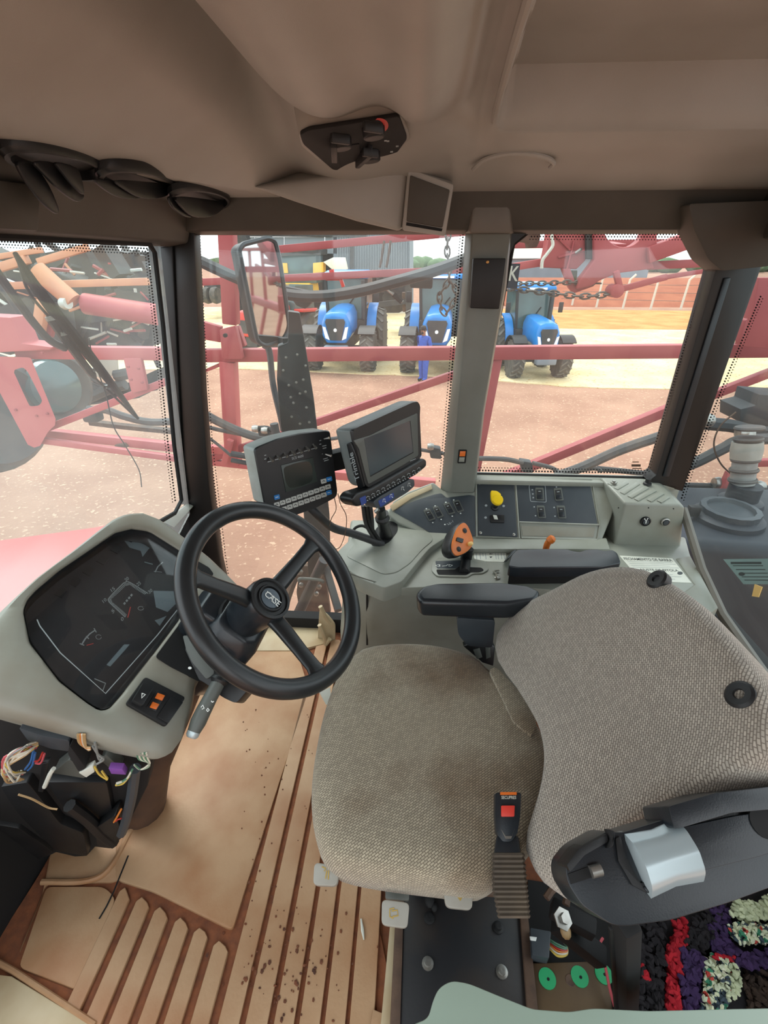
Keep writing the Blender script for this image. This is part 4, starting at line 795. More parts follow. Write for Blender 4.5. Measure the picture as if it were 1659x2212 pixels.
# rear block with diagonal ribs and two sockets
Y1, Y2 = Pl((0, 1.44, 0), (0, -1, 0)), Pl((0, 1.585, 0), (0, -1, 0))
part('rear_block', MB().loft([[Y2.at(*p) for p in ((1296, 1030), (1416, 1034), (1440, 1050), (1450, 1170), (1290, 1170))], [Y1.at(*p) for p in ((1350, 1087), (1470, 1090), (1480, 1096), (1468, 1204), (1318, 1204))]]), M['plastic'], cs, bev=.008, seg=3)
PRB = Pl.three(Y1.at(1350, 1087), Y1.at(1470, 1090), Y2.at(1360, 1033))
for q in ([(1330, 1040), (1316, 1047)], [(1354, 1042), (1330, 1056)], [(1378, 1044), (1344, 1066)], [(1398, 1052), (1360, 1074)], [(1414, 1058), (1374, 1080)], [(1430, 1064), (1402, 1082)], [(1442, 1072), (1424, 1084)]):
    a, b = PRB.at(*q[0], .002), PRB.at(*q[1], .002); part('rib', MB().bar(a, b, .016, .004, PRB.n), M['plastic'], cs, bev=.0015)
part('chrome_nut', MB().lathe([(.010, 0), (.010, .006), (.006, .007), (.006, .012)], PRB.at(1325, 1045, .002), (0, 0, 1), 6), M['steel'], cs)
part('black_plug', MB().lathe([(.014, 0), (.013, .005), (.009, .007), (.009, .02), (.001, .02)], PRB.at(1398, 1046, .002), (0, 0, 1), 12), M['rubber'], cs)
for x, y, r, m_ in ((1393, 1125, .0165, 'rubber'), (1436, 1126, .0145, 'steel')):
    so = part('socket', MB().lathe([(r, 0), (r, .008), (r * .75, .010), (r * .7, .004), (.001, .004)], Y1.at(x, y, .0), Y1.n, 20), M[m_], cs)
    part('socket_cap', MB().lathe([(r * .62, .004), (r * .6, .011), (.001, .012)], Y1.at(x, y, 0), Y1.n, 18), M['panel'], so)
PY13 = Pl((0, 1.44 - .0125, 0), (0, -1, 0))
part('socket_mark', MB().stroke(PY13, [(1392, 1120), (1396, 1126), (1400, 1119)], .003, .0).stroke(PY13, [(1396, 1126), (1395, 1131)], .003, .0), M['white'], cs)
for x, y in ((1401, 1097), (1455, 1099), (1336, 1097)): part('screw', MB().sheet(Y1, circ(x, y, 1.5, 1.5, 8), .001), M['dark'], cs)
# deck fittings: gate, stickers
ga = part('lever_gate', MB().slab(PK, rpoly([(934, 1214), (948, 1204), (1012, 1204), (1050, 1212), (1056, 1230), (1042, 1238), (1022, 1238), (1010, 1246), (944, 1244), (932, 1232)], 5), 0, .005), M['plastic'], cs, bev=.002)
part('gate_plate', MB().slab(PK, rpoly([(940, 1212), (1002, 1210), (1002, 1228), (984, 1228), (944, 1228)], 3), .004, .0056), M['panel'], ga)
part('gate_slot', MB().slab(PK, rpoly([(942, 1230), (984, 1230), (990, 1224), (1040, 1226), (1046, 1232), (1036, 1236), (1016, 1236), (1008, 1242), (946, 1241)], 4), .004, .006), M['dark'], ga)
for q in ([(940, 1222), (948, 1219), (948, 1224), (940, 1222)], [(950, 1219), (950, 1224)], [(955, 1223), (964, 1222), (968, 1219)], [(970, 1219), (970, 1224)], [(978, 1221), (970, 1219)], [(972, 1224), (978, 1221)]): part('gate_mark', MB().stroke(PK, q, .002, .0062), M['white'], ga)
ns = part('instruction_sticker', MB().slab(PK, rpoly([(1022, 1185), (1095, 1188), (1090, 1214), (1030, 1212), (1024, 1206)], 3), 0, .001), M['sticker'], cs, label='white sticker with an N and lines of tiny text')
lettering('N', PK, (1057, 1191), (1057, 1198), (1064, 1190), M['darkprint'], ns, .0014)
part('arrow', MB().sheet(PK, [(1057, 1202), (1064, 1202), (1060, 1206)], .0014), M['darkprint'], ns)
for x in (1028, 1036, 1042, 1048, 1070, 1075, 1082, 1088): part('text_line', MB().stroke(PK, [(x, 1190), (x + 2, 1208 if x != 1042 else 1202)], .0022, .0014), M['greyprint'], ns)
fs_ = part('instruction_sticker', MB().slab(PK, [(1338, 1200), (1452, 1206), (1494, 1259), (1384, 1254)], 0, .001), M['sticker'], cs, label='white folding instruction sticker behind the seat back')
lettering('FECHAMENTO DE BARRA', PK, (1350, 1209.5), (1454, 1213), (1346, 1204), M['darkprint'], fs_, .0014)
lettering('AJUSTE DE BITOLA', PK, (1384, 1234), (1468, 1236), (1380, 1228), M['darkprint'], fs_, .0014)
for i, (y, e) in enumerate(((1213, 96), (1217, 100), (1221, 84), (1225, 100), (1239, 74), (1244, 88), (1249, 70))): part('text_line', MB().stroke(PK, [(1356 + (y - 1213) * .9, y), (1356 + (y - 1213) * .9 + e, y + 2)], .0016, .0014), M['greyprint'], fs_)
part('symbol', MB().sheet(PK, circ(1469, 1238, 6, 3.5), .0014), M['darkprint'], fs_)
part('rear_ledge', MB().slab(PK, [(1460, 1206), (1492, 1200), (1552, 1312), (1535, 1325), (1460, 1290), (1500, 1262)], -.04, .003), M['plastic'], cs, bev=.004)
part('hook', MB().tube(cr_open([PK.at(x, y, .006) for x, y in ((1072, 1249), (1072, 1240), (1066, 1234), (1078, 1232))]), .003, 6), M['plastic_dusty'], cs)
part('deck_bolt', MB().lathe([(.009, 0), (.009, .004), (.004, .006), (.001, .006)], PK.at(1074, 1249), (0, 0, 1), 10), M['steel'], cs)
# curved cream hose clips at the console foot
for q in ([(692, 1310), (702, 1330), (712, 1345)], [(690, 1350), (700, 1372), (704, 1392)], [(716, 1440), (702, 1420), (700, 1400), (712, 1380)]):
    part('foot_trim', MB().tube(cr_open([PY(x, y, 1.47) for x, y in q]), .009, 8), M['beige'], cs)
part('foot_panel', MB().slab(Pl((0, 1.50, 0), (0, -1, 0)), rpoly([(690, 1316), (708, 1330), (724, 1350), (724, 1440), (700, 1420), (686, 1380)], 6), -.01, 0), M['beige'], cs, bev=.004)

# joystick standing in the gate
PJ = Pl(PY(998, 1166, 1.30), (.55, -.55, .62))
js = thing('joystick', 'black joystick with an orange button face on the grey console', 'joystick', PK.at(1005, 1238))
part('shaft', MB().tube([PK.at(1003, 1238, .004), PY(1006, 1212, 1.31), PY(1010, 1185, 1.315)], [.017, .018, .02], 16), M['black'], js)
jf = [(998, 1129), (1006, 1131), (1013, 1142), (1019, 1158), (1022, 1170), (1018, 1182), (1006, 1194), (988, 1202), (979, 1198), (974, 1184), (977, 1164), (986, 1141)]
jf = [(p.x, p.y) for p in cr_closed(jf, 3)]; jc = PJ.at(996, 1168)
fr_ = [PJ.at(*p) for p in jf]
part('head', MB().loft([[jc + (p - jc) * s - PJ.n * h for p in fr_] for s, h in ((.62, .062), (.85, .055), (1.0, .036), (1.06, .012), (1.03, .002), (.98, 0))]), M['black'], js)
part('face', MB().loft([[jc + (p - jc) * s + PJ.n * h for p in fr_] for s, h in ((.97, -.001), (.96, .003), (.90, .004))]), M['orange'], js, label='orange button face')
for x, y in ((1002, 1147), (989, 1187)):
    b_ = part('round_button', MB().lathe([(.008, .003), (.0085, .0055), (.006, .006), (.005, .008), (.001, .009)], PJ.at(x, y), PJ.n, 16), M['rubber'], js)
part('rocker_button', MB().slab(PJ, rpoly([(988, 1160), (1002, 1164), (1000, 1173), (986, 1168)], 2), .003, .008), M['black'], js, bev=.001)
part('cream_button', MB().lathe([(.0075, .003), (.006, .016), (.004, .018), (.001, .018)], PJ.at(1012, 1176), PJ.n, 14), M['cream'], js, label='cream yellow side button')

# orange lever behind the console armrest
ol = thing('orange_lever', 'orange hand lever sticking up behind the console armrest', 'lever', PK.at(1178, 1215))
part('grip', MB().tube(cr_open([PY(x, y, 1.33) for x, y in ((1178, 1192), (1182, 1176), (1190, 1166), (1198, 1161))]), [.010] * 10 + [.013] * 6 + [.011, .009, .006], 12), M['orange'], ol)
part('stem', MB().tube([PK.at(1176, 1214), PY(1178, 1190, 1.33)], .007, 8), M['dark'], ol)

# console armrest
ca = thing('console_armrest', 'blue black armrest box with finger grooves standing on the side console', 'armrest', PK.at(1210, 1250))
PA2 = Pl((0, 0, .655), (0, 0, 1))
part('pad', MB().slab(PA2, rpoly([(1098, 1222), (1104, 1200), (1116, 1187), (1180, 1185), (1226, 1186), (1238, 1190), (1252, 1192), (1266, 1187), (1290, 1186), (1306, 1190), (1322, 1187), (1334, 1194), (1342, 1216), (1300, 1224), (1120, 1226)], 5), -.035, 0.0, 1.0), M['arm'], ca, bev=.012, seg=4)
part('box', MB().slab(PA2, [(1102, 1222), (1116, 1192), (1330, 1192), (1336, 1216), (1300, 1220)], -.098, -.03), M['dark'], ca, bev=.004)
part('end_plate', MB().loft([[PA2.at(1100, 1205, -.012), PA2.at(1116, 1188, -.012), PA2.at(1112, 1190, -.095), PA2.at(1094, 1214, -.095)], [PA2.at(1096, 1206, -.014), PA2.at(1112, 1187, -.014), PA2.at(1106, 1190, -.096), PA2.at(1086, 1216, -.096)]]), M['panel'], ca, bev=.002)

# ================================================================== MONITORS
def frame_dir(pl, x0, y0, x1, y1): return (pl.at(x1, y1) - pl.at(x0, y0)).normalized()
PM = Pl(PY(635, 1020, 1.12), (.68, -.72, .14))
m1 = thing('spray_monitor', 'black spray rate monitor with toggle switches and a keypad', 'monitor', PM.at(640, 1020, -.03))
mo = [(549, 972), (556, 966), (600, 948), (650, 936), (704, 930), (712, 932), (718, 980), (728, 1060), (727, 1070), (722, 1076), (680, 1098), (634, 1114), (600, 1104), (572, 1092), (562, 1040)]
mop = [PM.at(*p) for p in rpoly(mo, 5, 2)]; mc = PM.at(640, 1022)
part('shell', MB().loft([[mc + (p - mc) * s - PM.n * h for p in mop] for s, h in ((.92, .075), (1.0, .066), (1.0, .004))]), M['monlight'], m1, bev=.003)
part('face', MB().loft([[mc + (p - mc) * s + PM.n * h for p in mop] for s, h in ((1.0, -.005), (1.01, -.002), (.99, .003))]), M['black'], m1)
sc_ = part('screen_frame', MB().slab(PM, [(607, 1005), (676, 988), (686, 1040), (618, 1064)], .003, .005), M['screenrim'], m1, bev=.001)
part('screen', MB().slab(PM, rpoly([(612, 1010), (640, 1000), (668, 996), (675, 1010), (675, 1040), (650, 1050), (625, 1055), (617, 1040)], 8), .005, .0056), M['screen2'], sc_)
for i in range(7):
    x = 588 + 15.7 * i; y = 994 - 4.6 * i
    t_ = part('toggle', MB().tube([PM.at(x - 6, y - 7, .003), PM.at(x - 2, y - 2, .012), PM.at(x + 1, y + 2, .018)], [.002, .0026, .0036], 8), M['steel'], m1)
    part('toggle_mark', MB().stroke(PM, [(x - 10, y + 4), (x - 2, y + 2)], .002, .0034), M['greyprint'], m1)
for x0, y0, x1, y1 in ((700, 948, 711, 946), (703, 981, 716, 985)): part('toggle', MB().tube([PM.at(x0, y0, .003), PM.at((x0 + x1) / 2, (y0 + y1) / 2, .010), PM.at(x1, y1, .016)], [.002, .0028, .0036], 8), M['steel'], m1)
lettering('SCS 4600', PM, (631, 993.5), (656, 987), (630, 988), M['greyprint'], m1, .0034)
for q in ([(571, 984), (575, 983)], [(571, 992), (575, 991)], [(690, 952), (694, 951)], [(690, 960), (694, 959)], [(696, 964), (705, 962)], [(697, 969), (705, 967)], [(698, 992), (708, 989)], [(700, 996), (710, 993)], [(696, 980), (697, 981)]): part('panel_print', MB().stroke(PM, q, .0022, .0034), M['greyprint'], m1)
def keyq(x, y, sx=11.2, sy=9.6, sk=-.28): return [(x - sx / 2, y - sy / 2 - sk * sx / 2 ), (x + sx / 2, y - sy / 2 + sk * sx / 2), (x + sx / 2 + 1.6, y + sy / 2 + sk * sx / 2), (x - sx / 2 + 1.6, y + sy / 2 - sk * sx / 2)]
def key(x, y, m_):
    k_ = part('key', MB().slab(PM, rpoly(keyq(x, y), .8, 1), .002, .0055), M[m_], m1, bev=.0006, seg=1)
    if m_ == 'key':
        part('key_symbol', MB().stroke(PM, [(x - 2.5, y + 1.5), (x, y - 1.8), (x + 3, y + .5)], .0022, .006), M['darkprint'], k_)
    else: part('key_symbol', MB().stroke(PM, [(x - 3, y + .8), (x + 3.4, y - .8)], .0016, .006), M['white'], k_)
for i in range(10): key(598 + 12.25 * i, 1090 - 4.25 * i, 'key')
for i in range(8): key(613.5 + 12.25 * i, 1099.5 - 4.35 * i, 'key')
key(598, 1074, 'bluekey'); key(699, 1039.5, 'key'); key(711, 1035, 'bluekey'); key(710.5, 1064, 'bluekey'); key(601, 1104, 'bluekey')
part('mount_plate', MB().slab(PM, [(700, 985), (760, 970), (762, 1010), (706, 1022)], -.11, -.06), M['dark'], m1, bev=.003)
part('mount_arm', MB().tube(cr_open([PM.at(660, 1085, -.05), PM.at(690, 1115, -.03), PY(720, 1140, 1.25), PY(760, 1152, 1.30), PY(800, 1166, 1.33), PY(826, 1176, 1.35)]), .013, 10), M['hose'], m1)
part('thin_lead', MB().tube(cr_open([PM.at(722, 1074, -.03), PM.at(726, 1100, -.03), PM.at(716, 1120, -.03), PM.at(712, 1136, -.03)]), .0012, 5), M['rust'], m1)
part('thin_lead', MB().tube(cr_open([PM.at(730, 1066, -.03), PM.at(736, 1090, -.03), PM.at(748, 1115, -.03), PM.at(746, 1150, -.03), PM.at(734, 1182, -.03), PM.at(716, 1186, -.03)]), .0012, 5), M['rust'], m1)

PN_ = Pl(PY(832, 960, 1.22), (.855, -.50, .12))
m2 = thing('guidance_display', 'grey guidance display with a wide dark screen on a swivel mount', 'monitor', PN_.at(830, 960, -.03))
go = [(759, 930), (770, 922), (830, 895), (890, 868), (902, 866), (907, 876), (906, 900), (910, 985), (900, 998), (860, 1020), (794, 1054), (786, 1048), (770, 980)]
gop = [PN_.at(*p) for p in rpoly(go, 4, 2)]; gc = PN_.at(838, 962)
part('shell', MB().loft([[gc + (p - gc) * s - PN_.n * h for p in gop] for s, h in ((.94, .058), (1.0, .046), (1.0, .004))]), M['monback'], m2, bev=.003)
part('bezel', MB().loft([[gc + (p - gc) * s + PN_.n * h for p in gop] for s, h in ((1.0, -.006), (1.0, -.002), (.985, .003))]), M['black'], m2)
part('grey_surround', MB().slab(PN_, rpoly([(764, 951), (800, 940), (850, 915), (902, 892), (904, 984), (872, 1004), (796, 1046), (786, 1010), (776, 970)], 4), .002, .0045), M['graybezel'], m2, bev=.001)
part('screen', MB().slab(PN_, [(787, 948), (886, 909), (893, 977), (800, 1028)], .004, .005), M['screen'], m2)
part('screen_edge', MB().stroke(PN_, [(886, 909), (893, 977), (800, 1029)], .003, .0052), M['dark'], m2)
part('nameplate', MB().stroke(PN_, [(886, 996), (898, 991)], .002, .005), M['greyprint'], m2)
PSD = Pl.three(PN_.at(757, 930), PN_.at(787, 1054), PN_.at(757, 930) - PN_.n * .05)
part('side_cheek', MB().slab(PSD, [(748, 960), (757, 956), (768, 985), (780, 1030), (786, 1052), (774, 1058), (762, 1020)], -.004, .003), M['black'], m2, bev=.002)
lettering('Trimble', PSD, (777, 1036), (762, 976), (768, 1040), M['greyprint'], m2, .0038)
lb = thing('light_bar', 'long black light bar keypad fixed along the lower edge of the guidance display', 'keypad', PN_.at(845, 1045, 0))
part('body', MB().slab(PN_, rpoly([(760, 1078), (768, 1066), (800, 1056), (915, 990), (922, 994), (922, 1008), (900, 1026), (782, 1093), (772, 1095), (763, 1088)], 6), -.03, .014), M['black'], lb, bev=.006, seg=3)
for i in range(11):
    x = 795 + 11 * i; y = 1077 - 6.2 * i
    part('key_symbol', MB().stroke(PN_, [(x - 4, y - 1), (x - 1, y - 5), (x + 3, y - 4), (x + 2, y), (x + 5, y + 2)], .0018, .0146), M['greyprint'], lb)
    part('key', MB().sheet(PN_, circ(x - 1, y + 4, 1.6, 1.3, 8), .0146), M['greyprint'], lb)
part('blue_end', MB().slab(PN_, rpoly([(777, 1076), (790, 1070), (792, 1086), (781, 1092)], 2), .013, .0148), M['bluebar'], lb)
k2 = thing('steering_keypad', 'short blue ended keypad below the light bar on the display mount', 'keypad', PN_.at(855, 1065, 0))
part('body', MB().slab(PN_, rpoly([(806, 1084), (822, 1072), (888, 1034), (895, 1036), (896, 1050), (880, 1064), (826, 1097), (812, 1098)], 5), -.02, .014), M['panel'], k2, bev=.005, seg=3)
part('blue_panel', MB().slab(PN_, rpoly([(817, 1082), (850, 1064), (852, 1074), (822, 1096)], 2), .013, .0148), M['bluebar'], k2)
for x, y in ((830, 1082), (845, 1072), (870, 1056), (884, 1048)): part('key_symbol', MB().stroke(PN_, [(x - 3, y + 3), (x - 2, y - 4), (x + 2, y - 4), (x + 1, y + 1), (x + 4, y + 3)], .0016, .0152), M['white'], k2)
mtm = thing('display_mount', 'black swivel mount with cables rising from the hole in the console pod', 'mount', PT.at(835, 1160))
part('cable_well', MB().slab(PT, rpoly([(800, 1178), (812, 1140), (840, 1124), (858, 1130), (860, 1146), (842, 1170), (820, 1180)], 8), .0005, .0042), M['dark'], mtm)
part('stand', MB().tube([PT.at(834, 1158, .004), PY(824, 1118, 1.33), PY(822, 1098, 1.28)], [.022, .016, .014], 12), M['black'], mtm)
part('swivel', MB().lathe([(.022, 0), (.024, .01), (.018, .02), (.02, .03)], PY(826, 1124, 1.33), (0, -.2, 1), 16), M['rubber'], mtm)
part('thumb_screw', MB().tube([PY(810, 1106, 1.27), PY(818, 1100, 1.27)], .006, 8), M['steel'], mtm)
for k, q in enumerate(([(784, 1092), (790, 1130), (806, 1160), (822, 1178)], [(792, 1092), (798, 1128), (812, 1156), (828, 1176)], [(800, 1090), (804, 1124), (806, 1150), (816, 1172)])):
    part('cable', MB().tube(cr_open([PY(x, y, (1.27, 1.29, 1.33, 1.36)[i]) for i, (x, y) in enumerate(q)]), .006, 8), M['hose' if k != 1 else 'rubber'], mtm)
part('cable', MB().tube(cr_open([PY(806, 1150, 1.38), PY(784, 1136, 1.40), PY(766, 1142, 1.40), PY(760, 1160, 1.39)]), .005, 8), M['dark'], mtm)

# ================================================================== UNDER AND BEHIND THE SEAT
PB = Pl((0, 0, .028), (0, 0, 1))
bp_ = thing('seat_base_plate', 'black steel floor plate with four bolts under the seat', 'plate', PB.at(1000, 2060))
part('plate', MB().slab(PB, [(872, 1880), (1130, 1900), (1158, 2300), (858, 2300)], -.03, 0), M['plate'], bp_, bev=.002)
part('left_rail', MB().slab(PB, [(858, 1900), (874, 1900), (862, 2300), (838, 2300)], -.02, .006), M['rust'], bp_, bev=.002)
part('cream_edge', MB().slab(PB, [(846, 1960), (860, 1960), (842, 2300), (814, 2300)], -.026, -.004), M['beige'], bp_, bev=.002)
part('right_rail', MB().slab(PB, [(1122, 1950), (1138, 1950), (1176, 2300), (1148, 2300)], -.02, .012), M['rust'], bp_, bev=.002)
for x, y, m_ in ((927, 1984, 'rubber'), (1076, 2004, 'rubber'), (924, 2082, 'steel'), (1084, 2100, 'steel')):
    b_ = part('bolt', MB().lathe([(.013, 0), (.013, .003), (.008, .004), (.008, .012), (.005, .0125), (.001, .012)], PB.at(x, y), (0, 0, 1), 16), M[m_], bp_)
part('grease_lump', MB().ball(PB.at(928, 1945, .012), (.012, .016, .010), 10, 6).ball(PB.at(938, 1960, .008), (.008, .010, .008), 10, 6), M['dark'], bp_)
bs_ = thing('brown_floor_box', 'brown painted sheet metal box with green round stickers beside the base plate', 'box', PB.at(1240, 2140))
part('sheet', MB().slab(PB, [(1140, 2080), (1310, 2075), (1340, 2300), (1168, 2300)], -.02, .004), M['brownsheet'], bs_, bev=.003)
part('dark_floor_sheet', MB().slab(PB, [(1140, 1900), (1330, 1930), (1372, 2330), (1312, 2330), (1308, 2078), (1142, 2082)], -.026, -.02), M['dark'], bs_)  # flat dark sheet laid over the floor beside the base plate
for x, y in ((1182, 2114), (1252, 2110), (1304, 2104)):
    part('green_disc', MB().lathe([(.0185, 0), (.0185, .002), (.001, .0021)], PB.at(x, y, .004), (0, 0, 1), 20), M['green'], bs_)
    part('disc_hole', MB().lathe([(.003, 0), (.003, .003), (.001, .003)], PB.at(x + 2, y + 2, .004), (0, 0, 1), 8), M['dark'], bs_)
part('rust_hole', MB().lathe([(.012, 0), (.010, .0025), (.001, .001)], PB.at(1232, 2118, .003), (0, 0, 1), 12), M['rust'], bs_)
cn = thing('wire_connector', 'black plug with coloured wires lying beside the seat base', 'connector', PB.at(1170, 2040))
part('plug', MB().slab(Pl((0, 0, .06), (0, 0, 1)), rpoly([(1146, 2004), (1190, 2012), (1186, 2070), (1150, 2062)], 3), -.035, 0), M['panel'], cn, bev=.003)
part('clip', MB().slab(Pl((0, 0, .06), (0, 0, 1)), [(1144, 2022), (1160, 2024), (1158, 2032), (1146, 2030)], 0, .004), M['white'], cn, bev=.001)
PQ = Pl((0, 0, .05), (0, 0, 1))
for i, k_ in enumerate(('green', 'green', 'red', 'orange', 'white', 'yellow')):
    part('wire', MB().tube(cr_open([PQ.at(1188, 2030 + i * 4), PQ.at(1205, 2040 + i * 5, .01), PQ.at(1224, 2052 + i * 3 - 5, .008), PQ.at(1214 + i * 2, 2030 + i * 3, .004), PQ.at(1196 + i * 3, 2018)]), .0022, 5), WIRES[k_], cn)
part('wire', MB().tube(cr_open([PQ.at(1302, 2026, .02), PQ.at(1297, 2040, .02), PQ.at(1306, 2080, .015), PQ.at(1316, 2130, .01), PQ.at(1328, 2175, .0)]), .003, 6), WIRES['pink'], cn)
hn = thing('bracket_linkage', 'dusty bolt and bracket linkage under the near armrest', 'bracket', PZ(1215, 1930, .2))
PHn = Pl((0, 0, .25), (0, -.2, 1))
for q in ([(1180, 1940), (1190, 1925), (1208, 1908)], [(1200, 1905), (1216, 1910), (1226, 1935), (1222, 1955)]): part('bracket_arm', MB().tube([PHn.at(*p) for p in q], .007, 6), M['rust'], hn)
part('nut', MB().lathe([(.018, 0), (.018, .003), (.009, .004), (.009, .012), (.001, .012)], PHn.at(1215, 1985), (.3, -.3, 1), 6), M['steel'], hn)
part('link', MB().bar(PHn.at(1190, 1960, -.03), PHn.at(1285, 2010, -.03), .03, .03), M['dark'], hn, bev=.004)
part('link', MB().bar(PHn.at(1200, 1990, -.05), PHn.at(1300, 2070, -.10), .035, .03), M['dark'], hn, bev=.004)
part('pink_cap', MB().ball(PHn.at(1222, 2012, -.03), (.010, .013, .01), 10, 6), WIRES['tan'], hn)
# knitted rug
def rugmat():
    m = bpy.data.materials.new('mottled_yarn'); m.use_nodes = True; n = m.node_tree; b = n.nodes['Principled BSDF']; b.inputs['Roughness'].default_value = .95
    t = n.nodes.new('ShaderNodeTexCoord'); z = n.nodes.new('ShaderNodeTexVoronoi'); z.inputs['Scale'].default_value = 95
    r = n.nodes.new('ShaderNodeValToRGB'); r.color_ramp.interpolation = 'CONSTANT'; e = r.color_ramp.elements
    e[0].color = lin((212, 218, 184)); e[1].position = .35; e[1].color = lin((60, 74, 84))
    for p_, c_ in ((.5, (206, 214, 186)), (.72, (60, 130, 100)), (.8, (190, 70, 60)), (.87, (226, 226, 204))): q = e.new(p_); q.color = lin(c_)
    n.links.new(t.outputs['Object'], z.inputs['Vector']); n.links.new(z.outputs['Color'], r.inputs['Fac']); n.links.new(r.outputs['Color'], b.inputs['Base Color']); return m
YARN = {'black': mat('yarn_black', (24, 22, 26), .95, (34, 30, 34), 60), 'red': mat('yarn_red', (178, 26, 40), .95, (150, 16, 34), 60), 'purple': mat('yarn_purple', (62, 40, 84), .95, (48, 32, 70), 50), 'mottled': rugmat(), 'cream': mat('yarn_cream', (206, 214, 178), .95, (180, 190, 158), 80), 'brown': mat('yarn_brown', (60, 44, 34), .95, (44, 34, 28), 40)}
PRG = Pl((0, 0, .055), (0, 0, 1))
rg = thing('knitted_rug', 'crumpled knitted rug of red, purple, black and mottled cream yarn behind the seat', 'rug', PRG.at(1500, 2100, -.04))
def yarn(k_, line, r, nn, knob=.0085, z0=.0):                  # a knitted band: short plump stitches along a line
    mb = MB(); L = cr_open([V((x, y)) for x, y in line], 8)
    for i in range(nn):
        t = random.random() * (len(L) - 1); i0 = int(t); p = L[i0] + (L[min(i0 + 1, len(L) - 1)] - L[i0]) * (t - i0)
        q = PRG.at(p.x + random.uniform(-r, r), p.y + random.uniform(-r * .6, r * .6), random.uniform(-.012, .012) + z0)
        d = V((random.uniform(-1, 1), random.uniform(-1, 1), random.uniform(-.4, .4))).normalized() * knob
        mb.tube([q - d, q, q + d], [knob * .35, knob * .75, knob * .35], 5)
    part('yarn_band', mb, YARN[k_], rg)
part('rug_backing', MB().slab(PRG, rpoly([(1372, 1960), (1420, 1940), (1760, 1880), (1760, 2330), (1386, 2330)], 10), -.05, -.018), YARN['black'], rg, bev=.006)
yarn('black', [(1400, 1990), (1410, 2060), (1400, 2130), (1410, 2200)], 30, 260)
yarn('black', [(1540, 1950), (1520, 2010), (1500, 2040)], 26, 160)
yarn('red', [(1468, 1990), (1472, 2030), (1450, 2060), (1460, 2100), (1452, 2150), (1456, 2200)], 13, 260)
yarn('red', [(1392, 2090), (1396, 2115)], 5, 26)
yarn('purple', [(1478, 2060), (1500, 2080), (1490, 2120), (1500, 2200)], 20, 280)
yarn('purple', [(1560, 1960), (1550, 2010), (1570, 2060), (1620, 2076), (1690, 2060)], 20, 360)
yarn('mottled', [(1545, 2075), (1550, 2110), (1545, 2160), (1535, 2190)], 26, 320, .006, .006)
yarn('mottled', [(1600, 2010), (1630, 2020), (1690, 2010)], 30, 300, .006, .006)
yarn('cream', [(1600, 1960), (1640, 1970), (1700, 1940)], 26, 300, .007, .008)
yarn('cream', [(1580, 2080), (1590, 2120), (1580, 2150)], 10, 70, .006, .008)
yarn('red', [(1545, 2065), (1580, 2072)], 6, 40, .006, .006)
yarn('brown', [(1630, 2110), (1650, 2160), (1640, 2210)], 30, 200, .007, -.012)
# smooth grey green moulding at the very edge, close to the lens
gp = thing('door_side_moulding', 'smooth pale grey green plastic moulding nearest the lens', 'moulding', (0.25, 0.22, 0.0))
PGM = Pl((0, 0, .34), (0, -.15, 1))
part('moulding', MB().slab(PGM, rpoly([(860, 2330), (862, 2236), (890, 2214), (925, 2200), (936, 2160), (948, 2134), (975, 2118), (1012, 2124), (1080, 2152), (1150, 2180), (1230, 2186), (1280, 2178), (1400, 2184), (1560, 2180), (1760, 2176), (1760, 2330)], 14), -.12, 0), mat('pale_green_grey', (148, 164, 150), .35), gp, bev=.014, seg=4)

# ================================================================== OUTSIDE: yard, tractors, shed, boom
GZ = -2.28
def G(x, y): return PZ(x, y, GZ)
struct('ground', MB().loft([[V((sx * 260, sy, z)) for sx, sy in ((-1, -120), (1, -120), (1, 400), (-1, 400))] for z in (GZ - .1, GZ)]), M['soil'])
def patch(name, px, m, h):
    pts = cr_closed([V((x, y)) for x, y in px], 5); pts = [G(p.x, p.y + random.uniform(-1.2, 1.2)) for p in pts]
    struct(name, MB().loft([[p + V((0, 0, -.02)) for p in pts], [p + V((0, 0, h)) for p in pts]]), m)
patch('straw_ground', [(-500, 800), (300, 800), (520, 798), (700, 806), (880, 812), (1060, 822), (1260, 838), (1500, 842), (1900, 836), (2600, 840), (2600, 714), (1900, 712), (1400, 712), (1090, 708), (900, 680), (700, 668), (430, 664), (0, 680), (-500, 690)], M['straw'], .03)
patch('ochre_ground', [(700, 664), (1100, 668), (1500, 672), (2400, 676), (2400, 713), (1500, 713), (1100, 709), (800, 684)], ground_mat('ochre_soil', (176, 122, 72), (196, 146, 92), (204, 160, 110)), .02)
tr = MB()
for i in range(260):
    x = random.uniform(-160, 190); y = random.uniform(165, 190); r = random.uniform(1.6, 2.4); tr.ball((x, y, GZ + r * .9), (r * 1.6, r, r * random.uniform(.8, 1.25)), 7, 5)
o = solo('tree_line', tr, M['tree'], 'low hazy green line of trees along the horizon', 'trees'); o['kind'] = 'stuff'
struct('dirt_bank', MB().loft([[V((x, 46, GZ - .1)), V((x, 50, GZ + 1.0)), V((x, 70, GZ + 1.6)), V((x, 90, GZ - .1))] for x in (8, 120)]), ground_mat('bank_soil', (142, 82, 62), (156, 96, 72), (170, 110, 84)))
sh = thing('pale_shed', 'long pale roofed shed far off beside the trees', 'building', G(1120, 640))
part('roof', MB().loft([[V((x, 80, 1.5 if x < 20 else 1.6)), V((x, 84, 3.4)), V((x, 88, 1.5))] for x in (12, 34)]), M['conc'], sh)
part('wall', MB().box((23, 84, -.4), (22, 7, 4)), M['wallmetal'], sh)

